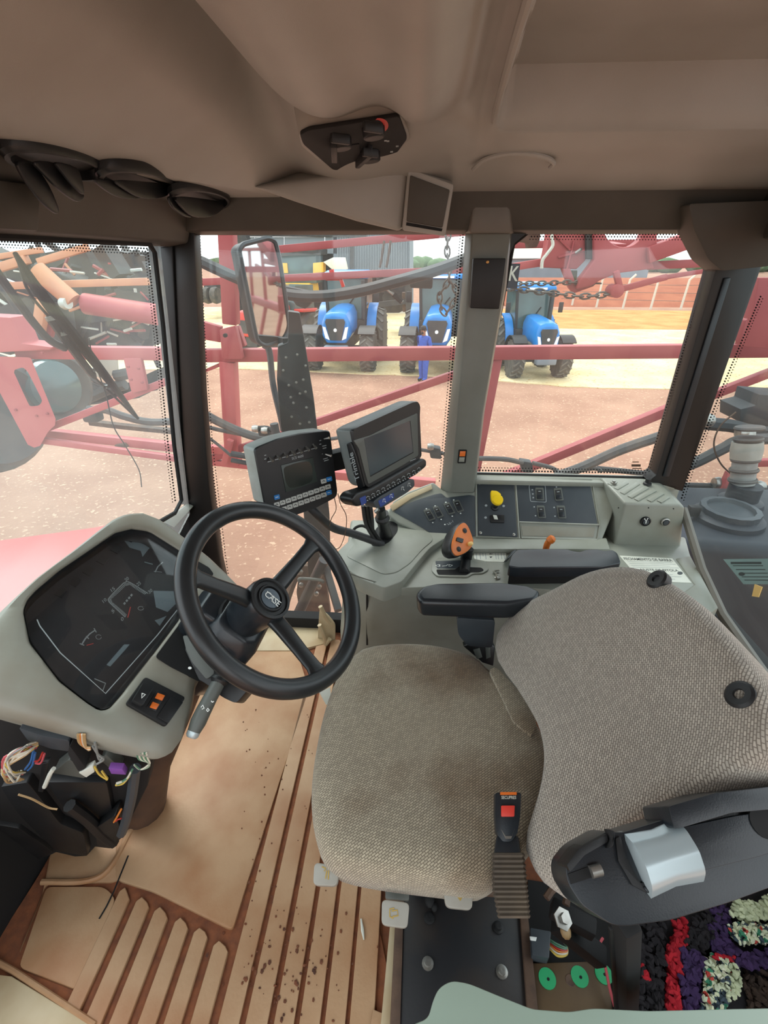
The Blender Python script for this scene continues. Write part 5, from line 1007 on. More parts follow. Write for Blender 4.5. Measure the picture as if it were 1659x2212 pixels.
def tyre(x, y, z, r, w_, par, lean=1):
    prof = [(r * .52, -w_ * .42), (r * .72, -w_ * .5), (r * .92, -w_ * .47), (r * .97, -w_ * .3), (r * .98, 0), (r * .97, w_ * .3), (r * .92, w_ * .47), (r * .72, w_ * .5), (r * .52, w_ * .42)]
    t = part('tyre', MB().lathe(prof, (x, y, z), (1, 0, 0), 32), M['tyre'], par)
    mb = MB(); n = 18
    for k in range(n):
        for sgn in (-1, 1):
            a = 2 * math.pi * (k + (.5 if sgn > 0 else 0)) / n; b = a + .26
            P = lambda ang, xx, rr: V((x + xx, y + math.cos(ang) * rr, z + math.sin(ang) * rr))
            mb.bar(P(a, sgn * w_ * .02, r * .985), P(b, sgn * w_ * .46, r * .955), .055 * r / .65, .05 * r / .65, V((0, math.cos(a), math.sin(a))))
    part('tread_lugs', mb, M['lug'], t)['kind'] = 'stuff'
    part('rim', MB().lathe([(r * .5, -w_ * .2), (r * .52, w_ * .40), (r * .40, w_ * .34), (r * .34, w_ * .05), (r * .14, w_ * .05), (r * .12, w_ * .2), (.01, w_ * .2)], (x, y, z), (lean, 0, 0), 24), M['conc'], t)
def tractor_blue(label):
    t = thing('blue_tractor', label, 'tractor', (0, 0, 0), 'blue tractors parked in the yard')
    for s in (-1, 1):
        tyre(s * .92, -1.2, .65, .65, .46, t, s); tyre(s * .98, 1.0, .88, .88, .52, t, s)
        part('front_fender', MB().loft([[V((s * (.92 - .26), -1.2 + .74 * math.cos(a), .65 + .74 * math.sin(a))), V((s * (.92 + .27), -1.2 + .74 * math.cos(a), .65 + .74 * math.sin(a))), V((s * (.92 + .27), -1.2 + .78 * math.cos(a), .65 + .78 * math.sin(a))), V((s * (.92 - .26), -1.2 + .78 * math.cos(a), .65 + .78 * math.sin(a)))] for a in (rad(20 + 14 * i) for i in range(9))]), M['rubber'], t)
        part('rear_fender', MB().loft([[V((s * .70, .95 + 1.0 * math.cos(a), .9 + 1.0 * math.sin(a))), V((s * 1.02, .95 + 1.0 * math.cos(a), .9 + 1.0 * math.sin(a))), V((s * 1.02, .95 + 1.06 * math.cos(a), .9 + 1.06 * math.sin(a))), V((s * .70, .95 + 1.06 * math.cos(a), .9 + 1.06 * math.sin(a)))] for a in (rad(96 + 12 * i) for i in range(8))]), M['blue'], t)
        hl = [(s * .19, 1.06), (s * .33, 1.12), (s * .405, 1.46), (s * .31, 1.44)]
        part('headlight', MB().loft([[V((x, -1.93, z)) for x, z in hl], [V((x, -1.86, z)) for x, z in hl]]), M['lamp'], t)
        part('mirror', MB().box((s * 1.05, -.05, 2.2), (.18, .05, .34)), M['rubber'], t, bev=.02)
        part('cab_pillar', MB().bar((s * .62, -.02, 1.3), (s * .70, .12, 2.75), .09), M['rubber'], t)
    hood = []
    for y, w_, z0, z1 in ((-1.90, .40, .98, 1.76), (-1.80, .44, .96, 1.86), (-1.3, .43, 1.0, 1.92), (-.1, .40, 1.05, 2.0)):
        hood.append([V((-w_, y, z0 + .2)), V((-w_ * .7, y, z0)), V((w_ * .7, y, z0)), V((w_, y, z0 + .2)), V((w_, y, z1 - .28)), V((w_ * .74, y, z1 - .05)), V((w_ * .3, y, z1)), V((-w_ * .3, y, z1)), V((-w_ * .74, y, z1 - .05)), V((-w_, y, z1 - .28))])
    part('hood', MB().loft(hood), M['blue'], t, bev=.03)
    gq = [(-.31, 1.60), (-.27, 1.68), (.27, 1.68), (.31, 1.60), (.17, 1.06), (-.17, 1.06)]
    part('grille', MB().loft([[V((x, -1.95, z)) for x, z in gq], [V((x, -1.85, z)) for x, z in gq]]), M['machine'], t)
    part('badge', MB().lathe([(.055, 0), (.05, .02), (.001, .021)], (0, -1.95, 1.36), (0, -1, 0), 14), M['lamp'], t)
    part('front_weight', MB().box((0, -1.95, .74), (.75, .35, .34)), M['wallmetal'], t, bev=.05)
    part('axle', MB().box((0, -1.2, .68), (1.6, .25, .25)).box((0, -.3, .95), (.55, 2.8, .6)), M['machine'], t)
    part('cab_glass', MB().loft([[V((-.62, 0, 1.3)), V((.62, 0, 1.3)), V((.7, 1.4, 1.3)), V((-.7, 1.4, 1.3))], [V((-.68, .14, 2.75)), V((.68, .14, 2.75)), V((.72, 1.4, 2.75)), V((-.72, 1.4, 2.75))]]), M['tglass'], t)
    part('cab_base', MB().box((0, .6, 1.25), (1.35, 1.6, .5)), M['rubber'], t, bev=.04)
    part('roof', MB().loft([[V((sx * .78, sy, z)) for sx, sy in ((-1, -.05), (1, -.05), (1, 1.5), (-1, 1.5))] for z in (2.74, 2.86)] + [[V((sx * .62, sy, 2.98)) for sx, sy in ((-1, .15), (1, .15), (1, 1.4), (-1, 1.4))]]), M['blue'], t, bev=.03)
    part('light_strip', MB().box((0, -.06, 2.80), (.8, .04, .07)), M['lamp'], t)
    part('exhaust', MB().tube([V((.62, -.2, 1.5)), V((.62, -.2, 2.7))], .06, 10), M['machine'], t)
    part('wiper', MB().bar((-.1, -.02, 1.7), (.3, .06, 2.2), .03), M['dark'], t)
    return t
tb = [tractor_blue('blue tractor with round black nose seen left of the post, nearest the mirror')]
tb.append(copy_tree(tb[0])); tb.append(copy_tree(tb[0]))
for t, (gx, gy), sc, rz, lab in zip(tb, ((742, 800), (948, 806), (1150, 817)), (1.12, 1.12, 1.0), (-3, -5, 7), ('blue tractor parked behind the boom, between the mirror and the worker', 'blue tractor standing close behind the worker in blue', 'blue tractor seen alone through the right rear side window')):
    t.location = G(gx, gy) + V((0, 1.2 * sc, 0)); t.scale = (sc if sc > 1.05 else .9, sc if sc > 1.05 else .9, sc); t.rotation_euler = (0, 0, rad(rz)); t['label'] = lab
# red tractor, half hidden by the mirror
rt_ = thing('red_tractor', 'red tractor with a black grille half hidden behind the outside mirror', 'tractor', G(540, 775))
b0 = G(540, 775)
def lb_(x, y, z): return b0 + Matrix.Rotation(rad(-28), 3, 'Z') @ V((x, y, z))
hood = [[lb_(x * w_, y, z) for x, z in ((-1, z0), (1, z0), (1, z1 - .2), (.7, z1), (-.7, z1), (-1, z1 - .2))] for y, w_, z0, z1 in ((0, .42, .9, 1.78), (.1, .48, .85, 1.85), (2.2, .5, .9, 2.1))]
part('hood', MB().loft(hood), M['trred'], rt_, bev=.03)
part('grille', MB().loft([[lb_(x, -.02, z) for x, z in ((-.38, 1.0), (.38, 1.0), (.38, 1.5), (-.38, 1.5))], [lb_(x, .06, z) for x, z in ((-.38, 1.0), (.38, 1.0), (.38, 1.5), (-.38, 1.5))]]), M['machine'], rt_)
part('decal', MB().loft([[lb_(.49, y, z) for y, z in ((.3, 1.5), (1.2, 1.62), (1.2, 1.76), (.3, 1.64))], [lb_(.505, y, z) for y, z in ((.3, 1.5), (1.2, 1.62), (1.2, 1.76), (.3, 1.64))]]), M['sticker'], rt_)
part('chassis', MB().bar(lb_(0, .2, .7), lb_(0, 3.4, .8), .6, .5), M['machine'], rt_)
part('cab', MB().loft([[lb_(x, y, 1.2) for x, y in ((-.7, 2.2), (.7, 2.2), (.7, 3.6), (-.7, 3.6))], [lb_(x, y, 2.7) for x, y in ((-.7, 2.4), (.7, 2.4), (.7, 3.6), (-.7, 3.6))]]), M['tglass'], rt_)
part('fender', MB().bar(lb_(.95, 2.2, 1.75), lb_(.95, 3.6, 1.7), .5, .12), M['trred'], rt_, bev=.03)
for x, y, r in ((-.85, .7, .6), (.85, .7, .6), (.98, 3.0, .85), (-.98, 3.0, .85)):
    c = lb_(x, y, r); ax = Matrix.Rotation(rad(-28), 3, 'Z') @ V((1, 0, 0))
    part('tyre', MB().lathe([(r * .4, -.2), (r * .9, -.22), (r, -.1), (r, .1), (r * .9, .22), (r * .4, .2)], c, ax, 28), M['tyre'], rt_)
# yellow machine, disc harrow and other machines by the shed
ym = thing('yellow_machine', 'yellow machine with a dark cab in front of the grey shed', 'machine', G(650, 680)); yb = PY(650, 640, 34)
def bx(px, Y0, dep, m_, par, nm, bev=.03): return part(nm, MB().slab(Pl((0, Y0, 0), (0, -1, 0)), px, -dep, 0), M[m_], par, bev=bev)
bx([(608, 612), (668, 612), (672, 640), (612, 642)], 33, 3, 'yellowpaint', ym, 'body'); bx([(608, 552), (682, 548), (684, 612), (612, 614)], 33.5, 2.5, 'tglass', ym, 'cab')
bx([(606, 568), (620, 568), (622, 590), (608, 590)], 33.4, .2, 'yellowpaint', ym, 'cab_post'); bx([(676, 568), (698, 566), (698, 588), (676, 590)], 33, 1, 'yellowpaint', ym, 'side_box'); bx([(620, 618), (652, 616), (652, 626), (620, 628)], 32.9, .1, 'machine', ym, 'grille')
bx([(600, 540), (690, 536), (690, 550), (602, 554)], 33.2, 3, 'machine', ym, 'roof'); bx([(612, 640), (660, 640), (660, 668), (612, 668)], 33.3, 2, 'machine', ym, 'undercarriage')
bx([(698, 566), (720, 556), (742, 556), (748, 582), (722, 586)], 33, 1, 'sticker', ym, 'tarp')
dh = thing('disc_harrow', 'dark disc harrow standing behind the left blue tractor', 'harrow', G(820, 690))
part('frame', MB().bar(PY(740, 592, 27), PY(890, 596, 27), .3).bar(PY(745, 606, 28), PY(885, 640, 28), .25).bar(PY(800, 660, 27), PY(885, 650, 27), .25).bar(PY(750, 640, 27.6), PY(750, 690, 27.6), .2).bar(PY(880, 600, 27), PY(884, 690, 27), .3), M['machine'], dh)
for i in range(9):
    part('disc', MB().lathe([(.42, -.02), (.42, .02), (.2, .1), (.01, .1)], PY(748 + i * 15, 604 - i * .4, 26.7), (1, -.5, 0), 20), M['machine'], dh)
bx([(855, 596), (890, 598), (890, 660), (862, 676), (830, 676), (826, 640)], 28, 1.5, 'machine', dh, 'hopper'); bx([(868, 632), (888, 632), (888, 674), (870, 674)], 27, .6, 'rust', dh, 'rusty_plate')
fmach = thing('parked_implement', 'small dark wheeled implement far left beyond the red tractor', 'implement', G(455, 655))
bx([(440, 612), (468, 614), (468, 632), (440, 634)], 36, 1.2, 'machine', fmach, 'body')
for x in (448, 466): part('wheel', MB().lathe([(.5, -.2), (.55, 0), (.5, .2), (.2, .2)], PY(x, 638, 35.5), (1, -.2, 0), 18), M['tyre'], fmach)
bx([(400, 570), (470, 556), (472, 566), (400, 580)], 60, 2, 'tree', fmach, 'canopy')
# corrugated shed
shd = thing('corrugated_shed', 'grey blue corrugated metal shed behind the tractors', 'building', G(700, 650))
YS = 40.0; PSH = Pl((0, YS, 0), (0, -1, 0))
for a, b in ((500, 548), (550, 612), (614, 700), (702, 754)):
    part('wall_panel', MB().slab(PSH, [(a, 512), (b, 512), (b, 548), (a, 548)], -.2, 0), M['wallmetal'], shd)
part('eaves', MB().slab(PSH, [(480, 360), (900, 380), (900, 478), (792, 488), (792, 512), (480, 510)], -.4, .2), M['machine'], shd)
cg_ = MB()
for i in range(46):
    x = 728 + i * 3.55; cg_.slab(PSH, [(x, 488), (x + 1.9, 488), (x + 1.9, 596), (x, 596)], 0, .10)
part('corrugation', cg_, M['wallmetal'], shd)['kind'] = 'stuff'
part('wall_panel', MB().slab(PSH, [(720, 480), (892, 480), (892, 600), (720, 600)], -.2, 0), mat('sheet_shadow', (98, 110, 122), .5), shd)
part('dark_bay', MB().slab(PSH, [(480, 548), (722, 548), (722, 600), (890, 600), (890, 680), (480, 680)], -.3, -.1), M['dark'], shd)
part('column', MB().slab(PSH, [(756, 488), (764, 488), (764, 640), (756, 640)], 0, .25), M['machine'], shd)
part('column', MB().slab(PSH, [(884, 480), (893, 480), (893, 680), (884, 680)], 0, .25), M['wallmetal'], shd)
part('tree_branch', MB().tube([PSH.at(520, 500, 3), PSH.at(534, 540, 3), PSH.at(536, 600, 3)], .5, 8), M['machine'], shd)
part('wall_foot', MB().slab(PSH, [(640, 672), (890, 674), (890, 686), (640, 684)], 0, .6), M['conc'], shd)
# fence
fe = thing('wire_fence', 'pale bent fence posts with thin wires in front of the dirt bank', 'fence', G(1380, 668))
for x, y in ((1235, 662), (1288, 664), (1345, 667), (1405, 668), (1470, 668)):
    g0 = G(x, y); part('post', MB().tube([g0, g0 + V((.1, 0, 2.2)), g0 + V((.5, 0, 2.6))], .09, 6), M['conc'], fe)
ga_, gb_ = G(1210, 661), G(1500, 668)
for h in (.6, 1.2, 1.8): part('wire', MB().tube([ga_ + V((0, 0, h)), gb_ + V((0, 0, h))], .02, 4), M['chain'], fe)

# worker in blue
def worker():
    base = G(914, 824); t = thing('person', 'person in blue work clothes standing on the soil, looking down at a phone', 'person', base)
    J = {'pel': (0, 0, .93, .15, .12), 'spn': (0, 0, 1.15, .15, .11), 'che': (-.02, 0, 1.34, .17, .12), 'nck': (-.04, 0, 1.48, .06, .06), 'hd0': (-.08, 0, 1.57, .078, .082), 'hd1': (-.10, 0, 1.69, .082, .086)}
    E = [('pel', 'spn'), ('spn', 'che'), ('che', 'nck'), ('nck', 'hd0'), ('hd0', 'hd1')]
    for s, n in ((-1, 'l'), (1, 'r')):
        J.update({n + 'hip': (.0, s * .10, .86, .105, .10), n + 'kne': (.02 * s - .02, s * .11, .48, .08, .08), n + 'ank': (.03 * s, s * .11, .09, .06, .06), n + 'toe': (-.16 + .03 * s, s * .12, .05, .05, .04),
                  n + 'sho': (-.01, s * .19, 1.40, .075, .075), n + 'elb': (.04, s * .25, 1.12, .058, .058), n + 'wri': (-.17, s * .12, 1.10, .042, .042), n + 'hnd': (-.25, s * .06, 1.12, .034, .04)})
        E += [('pel', n + 'hip'), (n + 'hip', n + 'kne'), (n + 'kne', n + 'ank'), (n + 'ank', n + 'toe'), ('che', n + 'sho'), (n + 'sho', n + 'elb'), (n + 'elb', n + 'wri'), (n + 'wri', n + 'hnd')]
        for k in range(4):
            f = n + 'f%d' % k; J[f] = (-.30 - .006 * (k % 2), s * (.075 - .018 * k), 1.135 - .01 * k, .010, .010); J[f + 'b'] = (-.32, s * (.06 - .016 * k), 1.10 - .008 * k, .008, .008); E += [(n + 'hnd', f), (f, f + 'b')]
        J[n + 'th'] = (-.27, s * .03, 1.165, .011, .011); E.append((n + 'hnd', n + 'th'))
    names = list(J); me = bpy.data.meshes.new('body'); me.from_pydata([V(J[k][:3]) for k in names], [(names.index(a), names.index(b)) for a, b in E], [])
    o = bpy.data.objects.new('body', me); COL.objects.link(o)
    sk = o.modifiers.new('skin', 'SKIN'); sk.use_smooth_shade = True
    for i, k in enumerate(names): me.skin_vertices[0].data[i].radius = [r * (1.22 if len(k) > 3 or k in ('pel','spn','che') else 1) if not ('f' in k[1:] or 'th' in k or 'hnd' in k) else r for r in J[k][3:5]]; me.skin_vertices[0].data[i].use_root = (k == 'pel')
    sb = o.modifiers.new('sub', 'SUBSURF'); sb.levels = 2; sb.render_levels = 2
    m2_ = bpy.data.meshes.new_from_object(o.evaluated_get(bpy.context.evaluated_depsgraph_get()))
    o.modifiers.clear(); o.data = m2_
    for m_ in ('bluework', 'skin', 'rubber'): m2_.materials.append(M[m_])
    for p in m2_.polygons:
        c = p.center; p.use_smooth = True
        p.material_index = 1 if (c.z > 1.49 or (c.x < -.20 and 1.0 < c.z < 1.25)) else (2 if c.z < .10 else 0)
    o.parent = t
    def pp(nm, mb, m_): q = part(nm, mb, m_, t); q.location = q.location + base; return q
    pp('cap', MB().ball((-.09, 0, 1.735), (.105, .10, .075), 14, 8).box((-.20, 0, 1.71), (.10, .13, .015)), M['hair'])
    pp('hair', MB().ball((-.05, 0, 1.67), (.085, .092, .085), 12, 8), M['hair'])
    pp('beard', MB().ball((-.135, 0, 1.585), (.045, .06, .05), 10, 6), M['hair'])
    pp('nose', MB().ball((-.185, 0, 1.645), (.018, .012, .016), 8, 5), M['skin'])
    for s in (-1, 1): pp('eye', MB().ball((-.172, s * .03, 1.672), (.008, .011, .007), 8, 5), M['dark']); pp('ear', MB().ball((-.08, s * .09, 1.64), (.018, .01, .03), 8, 5), M['skin'])
    pp('mouth', MB().box((-.180, 0, 1.605), (.008, .035, .008)), WIRES['pink'])
    pp('collar', MB().lathe([(.075, 0), (.082, .03), (.068, .06)], V((-.035, 0, 1.44)), (-.2, 0, 1), 16, False, False), M['bluework'])
    pp('phone', MB().box((-.31, 0, 1.135), (.09, .06, .012), Matrix.Rotation(rad(30), 3, 'Y')), M['dark'])
    t.rotation_euler = (0, 0, rad(48)); return t
worker()

# ------------------------------------------------------------------ folded spray boom along the cab's right side
YB_ = 3.2
def beam(par, a, b, wpx, Y0=YB_, m_='redpaint', nm='beam', dep=1.0, Y1=None):
    A, B = PY(*a, Y0), PY(*b, Y1 if Y1 else Y0); w_ = wpx * Pl((0, Y0, 0), (0, 1, 0)).px((a[0] + b[0]) / 2, (a[1] + b[1]) / 2)
    d = (B - A).normalized(); up = V((0, 1, 0)); x = d.cross(up).normalized()
    return part(nm, MB().loft([[p + x * sx * w_ / 2 + up * sy * w_ * dep / 2 for sx, sy in ((-1, -1), (1, -1), (1, 1), (-1, 1))] for p in (A, B)]), M[m_], par, bev=w_ * .08, seg=2)
def plate(par, px, Y0, m_, nm, dep=.05, bev=.004): return part(nm, MB().slab(Pl((0, Y0, 0), (0, -1, 0)), px, -dep, 0), M[m_], par, bev=bev)
def hose(par, px, r, Y0, m_='hose', nm='hose', n=8): return part(nm, MB().tube(cr_open([PY(x, y, Y0) for x, y in px]), r, n), M[m_], par)
bm_ = thing('spray_boom', 'folded faded red spray boom truss running past the right side windows', 'boom', PY(800, 760, YB_))
beam(bm_, (380, 768), (3400, 740), 30)
beam(bm_, (1010, 530), (3400, 500), 16); beam(bm_, (1600, 1000), (3400, 960), 18)
for k in range(6): beam(bm_, (1900 + 250 * k, 755), (2020 + 250 * k, 510), 14); beam(bm_, (1900 + 250 * k, 755), (2020 + 250 * k, 980), 14, m_='pinkpaint')
for a, b in (((1340, 540), 2.7), ((1240, 540), 2.7)): part('cross_bar', MB().bar(PY(*a, b), PY(a[0] - 30, 532, 3.2), .05), M['redpaint'], bm_)
part('cross_bar', MB().bar(PY(1072, 590, 2.2), PY(1008, 584, 3.2), .03), M['redpaint'], bm_)
beam(bm_, (486, 380), (500, 700), 32); beam(bm_, (494, 780), (505, 1000), 30, m_='pinkpaint')
beam(bm_, (590, 540), (1010, 500), 15); beam(bm_, (380, 612), (1010, 582), 14); beam(bm_, (496, 552), (520, 552), 16)
beam(bm_, (440, 996), (990, 806), 15); beam(bm_, (1010, 798), (990, 806), 14)
beam(bm_, (420, 968), (500, 972), 16, m_='pinkpaint'); beam(bm_, (420, 994), (760, 1030), 12, m_='pinkpaint'); beam(bm_, (560, 1010), (940, 1044), 18, m_='pinkpaint')
beam(bm_, (484, 1004), (498, 950), 12, m_='pinkpaint', Y0=3.1)
beam(bm_, (1076, 770), (1026, 1030), 17); beam(bm_, (1090, 1030), (1445, 884), 20); beam(bm_, (1500, 868), (1800, 752), 18)
plate(bm_, rpoly([(474, 712), (508, 704), (524, 776), (480, 776)], 4), 3.10, 'redpaint', 'hinge_plate'); plate(bm_, rpoly([(500, 706), (514, 704), (530, 748), (516, 752)], 3), 3.2, 'redpaint', 'hinge_plate')
part('hinge_pin', MB().lathe([(.012, 0), (.012, .02), (.005, .022)], PY(488, 724, 3.05), (0, -1, 0), 10), M['dark'], bm_)
plate(bm_, [(420, 690), (476, 706), (476, 740), (420, 730)], 3.2, 'redpaint', 'link_plate')
for q in ([(424, 776), (470, 776), (466, 782), (432, 784)], [(438, 800), (474, 784), (476, 792), (440, 806)]): plate(bm_, q, 3.2, 'pinkpaint', 'brace', .03)
beam(bm_, (716, 582), (720, 602), 10, m_='trred'); beam(bm_, (704, 602), (738, 602), 7, m_='trred'); beam(bm_, (736, 602), (742, 620), 7, m_='trred')
for x in (822, 836): hose(bm_, [(x + 8, 520), (x + 2, 560), (x - 2, 578)], .008, 3.15, 'rust', 'bent_rod', 6)
hb = thing('black_boom_hose', 'thick black hose sagging across the upper right window', 'hose', PY(760, 630, 2.9))
hose(hb, [(400, 550), (440, 568), (520, 604), (610, 634), (690, 640), (770, 630), (850, 610), (940, 584), (1015, 556), (1050, 540)], .032, 2.9)
plate(hb, rpoly([(612, 618), (672, 630), (690, 634), (660, 668), (640, 660)], 5), 2.95, 'machine', 'bracket', .06)
plate(hb, rpoly([(880, 590), (936, 584), (934, 624), (886, 622)], 5), 3.0, 'machine', 'valve_body', .08)
hose(hb, [(826, 616), (850, 636), (870, 652)], .008, 2.9, 'steel', 'cable_end', 6)
hose(hb, [(850, 636), (868, 652)], .014, 2.9, 'dark', 'cable_grip', 6)
# big hinge frame seen through the rear side window
hf = thing('boom_hinge_frame', 'deep red boom frame with a round cut out at the right window top', 'frame', PY(1340, 560, 2.7))
YF = 2.7
plate(hf, [(1200, 420), (1262, 420), (1266, 562), (1246, 582), (1172, 578), (1180, 545)], YF, 'redpaint', 'side_plate', .10, .008)
arc_ = [(1348 + 42 * math.cos(a), 494 + 40 * math.sin(a)) for a in (rad(180 - 15 * i) for i in range(13))]
plate(hf, [(1283, 440), (1306, 440)] + arc_ + [(1396, 440), (1420, 440), (1420, 540), (1406, 554), (1414, 580), (1336, 590), (1296, 606), (1280, 617), (1247, 625), (1252, 604), (1284, 562)], YF - .05, 'redpaint', 'hook_plate', .06, .006)
beam(hf, (1395, 552), (1560, 492), 34, YF - .04); beam(hf, (1400, 574), (1560, 566), 17, YF - .02, dep=.6); plate(hf, [(1264, 430), (1284, 430), (1284, 560), (1268, 560)], YF - .02, 'machine', 'dark_cylinder', .05)
plate(hf, [(1214, 580), (1232, 580), (1248, 622), (1280, 612), (1284, 618), (1240, 634), (1230, 622)], YF - .01, 'redpaint', 'lower_link', .04)
plate(hf, [(1228, 584), (1248, 584), (1246, 612), (1234, 606)], YF + .08, 'tree', 'green_tag', .01)
beam(hf, (1322, 630), (1440, 598), 12, YF - .1); beam(hf, (1430, 600), (1556, 580), 9, YF - .1); beam(hf, (1330, 586), (1340, 628), 12, YF - .1)
part('pivot', MB().lathe([(.03, -.05), (.03, .04), (.014, .045)], PY(1328, 628, YF - .1), (0, -1, 0), 14), M['redpaint'], hf)
beam(hf, (1100, 578), (1176, 566), 15, YF + .1, 'pinkpaint'); hose(hf, [(1170, 580), (1172, 562), (1182, 548), (1194, 530), (1192, 510), (1200, 490)], .008, YF - .12, 'sticker', 'white_hose', 6)
for q in ([(1192, 500), (1232, 540)], [(1206, 556), (1262, 540)], [(1220, 600), (1240, 520)]): part('edge_weld', MB().tube([PY(*q[0], YF - .005), PY(*q[1], YF - .005)], .006, 5), M['redpaint'], hf)
part('grease_nipple', MB().tube([PY(1244, 546, YF - .01), PY(1256, 538, YF - .03)], .008, 6), M['steel'], hf)
plate(hf, [(1120, 480), (1172, 480), (1166, 520), (1160, 534), (1142, 536), (1140, 524), (1112, 520)], YF + .2, 'rust', 'upper_fitting', .08)
uk = thing('banner_plate', 'navy plate with white capital letters half hidden behind the grey post', 'sign', PY(1100, 595, 2.2))
PUK = Pl((0, 2.2, 0), (0, -1, 0))
part('plate', MB().slab(PUK, [(1060, 566), (1124, 570), (1117, 624), (1054, 620)], -.01, 0), M['banner'], uk)
lettering('UK', PUK, (1076, 606), (1118, 608), (1081, 573), M['sticker'], uk, .001)
def chain(name, label, line, Y0, r=.018, step=1.55):
    t = thing(name, label, 'chain', PY(*line[0], Y0)); L = cr_open([PY(x, y, Y0) for x, y in line], 24); acc = 0; k = 0
    for a, b in zip(L, L[1:]):
        acc += (b - a).length
        if acc >= r * step:
            acc = 0; k += 1; d = (b - a).normalized(); s = d.cross(V((0, 1, 0))).normalized() if k % 2 else V((0, 1, 0)); c = (a + b) / 2
            pts = [c + d * r * 1.25 * math.cos(x) + s * r * .6 * math.sin(x) for x in (2 * math.pi * i / 10 for i in range(11))]
            part('link', MB().tube(pts, r * .22, 5), M['chain'], t)
chain('upper_chain', 'shorter dark chain above its twin in the right side window', [(1108, 613), (1180, 612), (1230, 610), (1290, 612)], 2.68)
chain('lower_chain', 'longer slack pale chain below the other in the right side window', [(1086, 620), (1140, 627), (1200, 634), (1260, 640), (1330, 634)], 2.60, .022)
chain('hanging_chain', 'chain hanging in a loop just left of the grey post', [(970, 490), (966, 540), (970, 600), (950, 640), (962, 676), (986, 636), (972, 606)], 3.1, .025)
# lower hoses and fittings on the boom
lh = thing('lower_boom_hoses', 'grey hoses and nozzle fittings running along the low boom rail', 'hoses', PY(700, 980, 2.9))
hose(lh, [(420, 880), (470, 910), (540, 940), (600, 950), (700, 960)], .028, 3.0, 'tan_hose'); hose(lh, [(420, 915), (480, 930), (560, 945), (590, 950)], .014, 3.05, 'tan_hose'); hose(lh, [(430, 930), (470, 960), (500, 985)], .010, 3.0, 'tan_hose')
hose(lh, [(500, 980), (560, 990), (620, 996)], .02, 2.95); hose(lh, [(500, 994), (580, 1008), (640, 1012)], .016, 2.95)
hose(lh, [(550, 925), (575, 924), (590, 930)], .014, 2.9, 'machine'); part('nozzle_body', MB().tube([PY(592, 915, 2.8), PY(598, 945, 2.8)], .026, 14), M['machine'], lh)
for x, y in ((552, 926), (572, 930), (745, 940), (930, 965)): part('clamp', MB().lathe([(.02, -.02), (.024, 0), (.02, .02)], PY(x, y, 2.88), (1, 0, 0), 10), M['steel'], lh)
plate(lh, [(555, 930), (582, 932), (584, 944), (560, 942)], 2.88, 'machine', 'fitting', .05)
hose(lh, [(715, 948), (760, 946), (900, 970), (960, 980)], .012, 2.95, 'tan_hose'); plate(lh, rpoly([(926, 966), (952, 970), (954, 992), (930, 990)], 4), 2.9, 'machine', 'valve', .06)
hose(lh, [(1020, 990), (1090, 992), (1130, 1000)], .016, 2.9, 'tan_hose'); plate(lh, rpoly([(1124, 996), (1150, 1000), (1152, 1022), (1128, 1020)], 4), 2.9, 'machine', 'valve', .06)
hose(lh, [(1150, 1000), (1190, 1010), (1220, 1022), (1280, 1012), (1300, 1018)], .014, 2.9, 'tan_hose'); hose(lh, [(1200, 1030), (1260, 1008), (1340, 972), (1440, 938), (1500, 915)], .032, 2.85, 'tan_hose')
hose(lh, [(1290, 1012), (1350, 1018), (1420, 1026)], .018, 2.95)
# outside mirror and its black carrier
mr = thing('outside_mirror', 'tall black framed outside mirror beyond the front side window', 'mirror', PY(570, 640, 2.1))
mo_ = rpoly([(516, 540), (524, 528), (578, 514), (594, 520), (604, 560), (626, 708), (614, 734), (574, 748), (556, 738), (550, 712)], 10, 4)
PMR = Pl(PY(570, 640, 2.1), (.87, -.49, .0))
part('back', MB().slab(PMR, mo_, -.05, 0), M['black'], mr, bev=.006)
part('glass', MB().slab(PMR, [(570 + (p[0] - 570) * .90, 632 + (p[1] - 632) * .955) for p in mo_], .001, .003), M['mirror'], mr)
part('frame', MB().tube([PMR.at(*p, .002) for p in list(mo_) + [mo_[0]]], .010, 6), M['panel'], mr)
part('arm', MB().tube(cr_open([PY(x, y, 2.14) for x, y in ((570, 745), (582, 760), (590, 830), (606, 900), (612, 930))]), .014, 8), M['panel'], mr)
mp_ = thing('mirror_carrier', 'black bolted steel mirror carrier column standing outside the front side window', 'carrier', PY(650, 900, 2.0))
PMP = Pl((0, 2.0, 0), (.25, -1, 0))
part('column', MB().slab(PMP, [(622, 672), (648, 676), (660, 748), (678, 860), (686, 930), (690, 1000), (622, 1000), (606, 920), (598, 820), (600, 748), (622, 740)], -.06, 0), M['black'], mp_, bev=.005)
part('stay', MB().bar(PMP.at(620, 740, -.02), PMR.at(606, 735, -.03), .03), M['black'], mp_)
part('stay', MB().bar(PMP.at(690, 1180, -.03), V((-.30, 1.64, .05)), .03), M['black'], mp_)
part('lower_column', MB().slab(PMP, [(640, 1000), (700, 1000), (712, 1110), (716, 1260), (668, 1260), (656, 1110)], -.06, -.01), M['rubber'], mp_, bev=.005)
for x, y in ((618, 772), (642, 766), (612, 800), (624, 832), (640, 826), (655, 820), (628, 858), (648, 850), (660, 846), (634, 870), (662, 880), (630, 900), (648, 915), (668, 912), (660, 790)):
    part('bolt', MB().lathe([(.006, 0), (.005, .004), (.001, .005)], PMP.at(x, y, 0), PMP.n, 8), M['steel'], mp_)
ls = thing('step_bracket', 'dirty grey step tubes and clamp below the front side window', 'bracket', PY(660, 1270, 1.85))
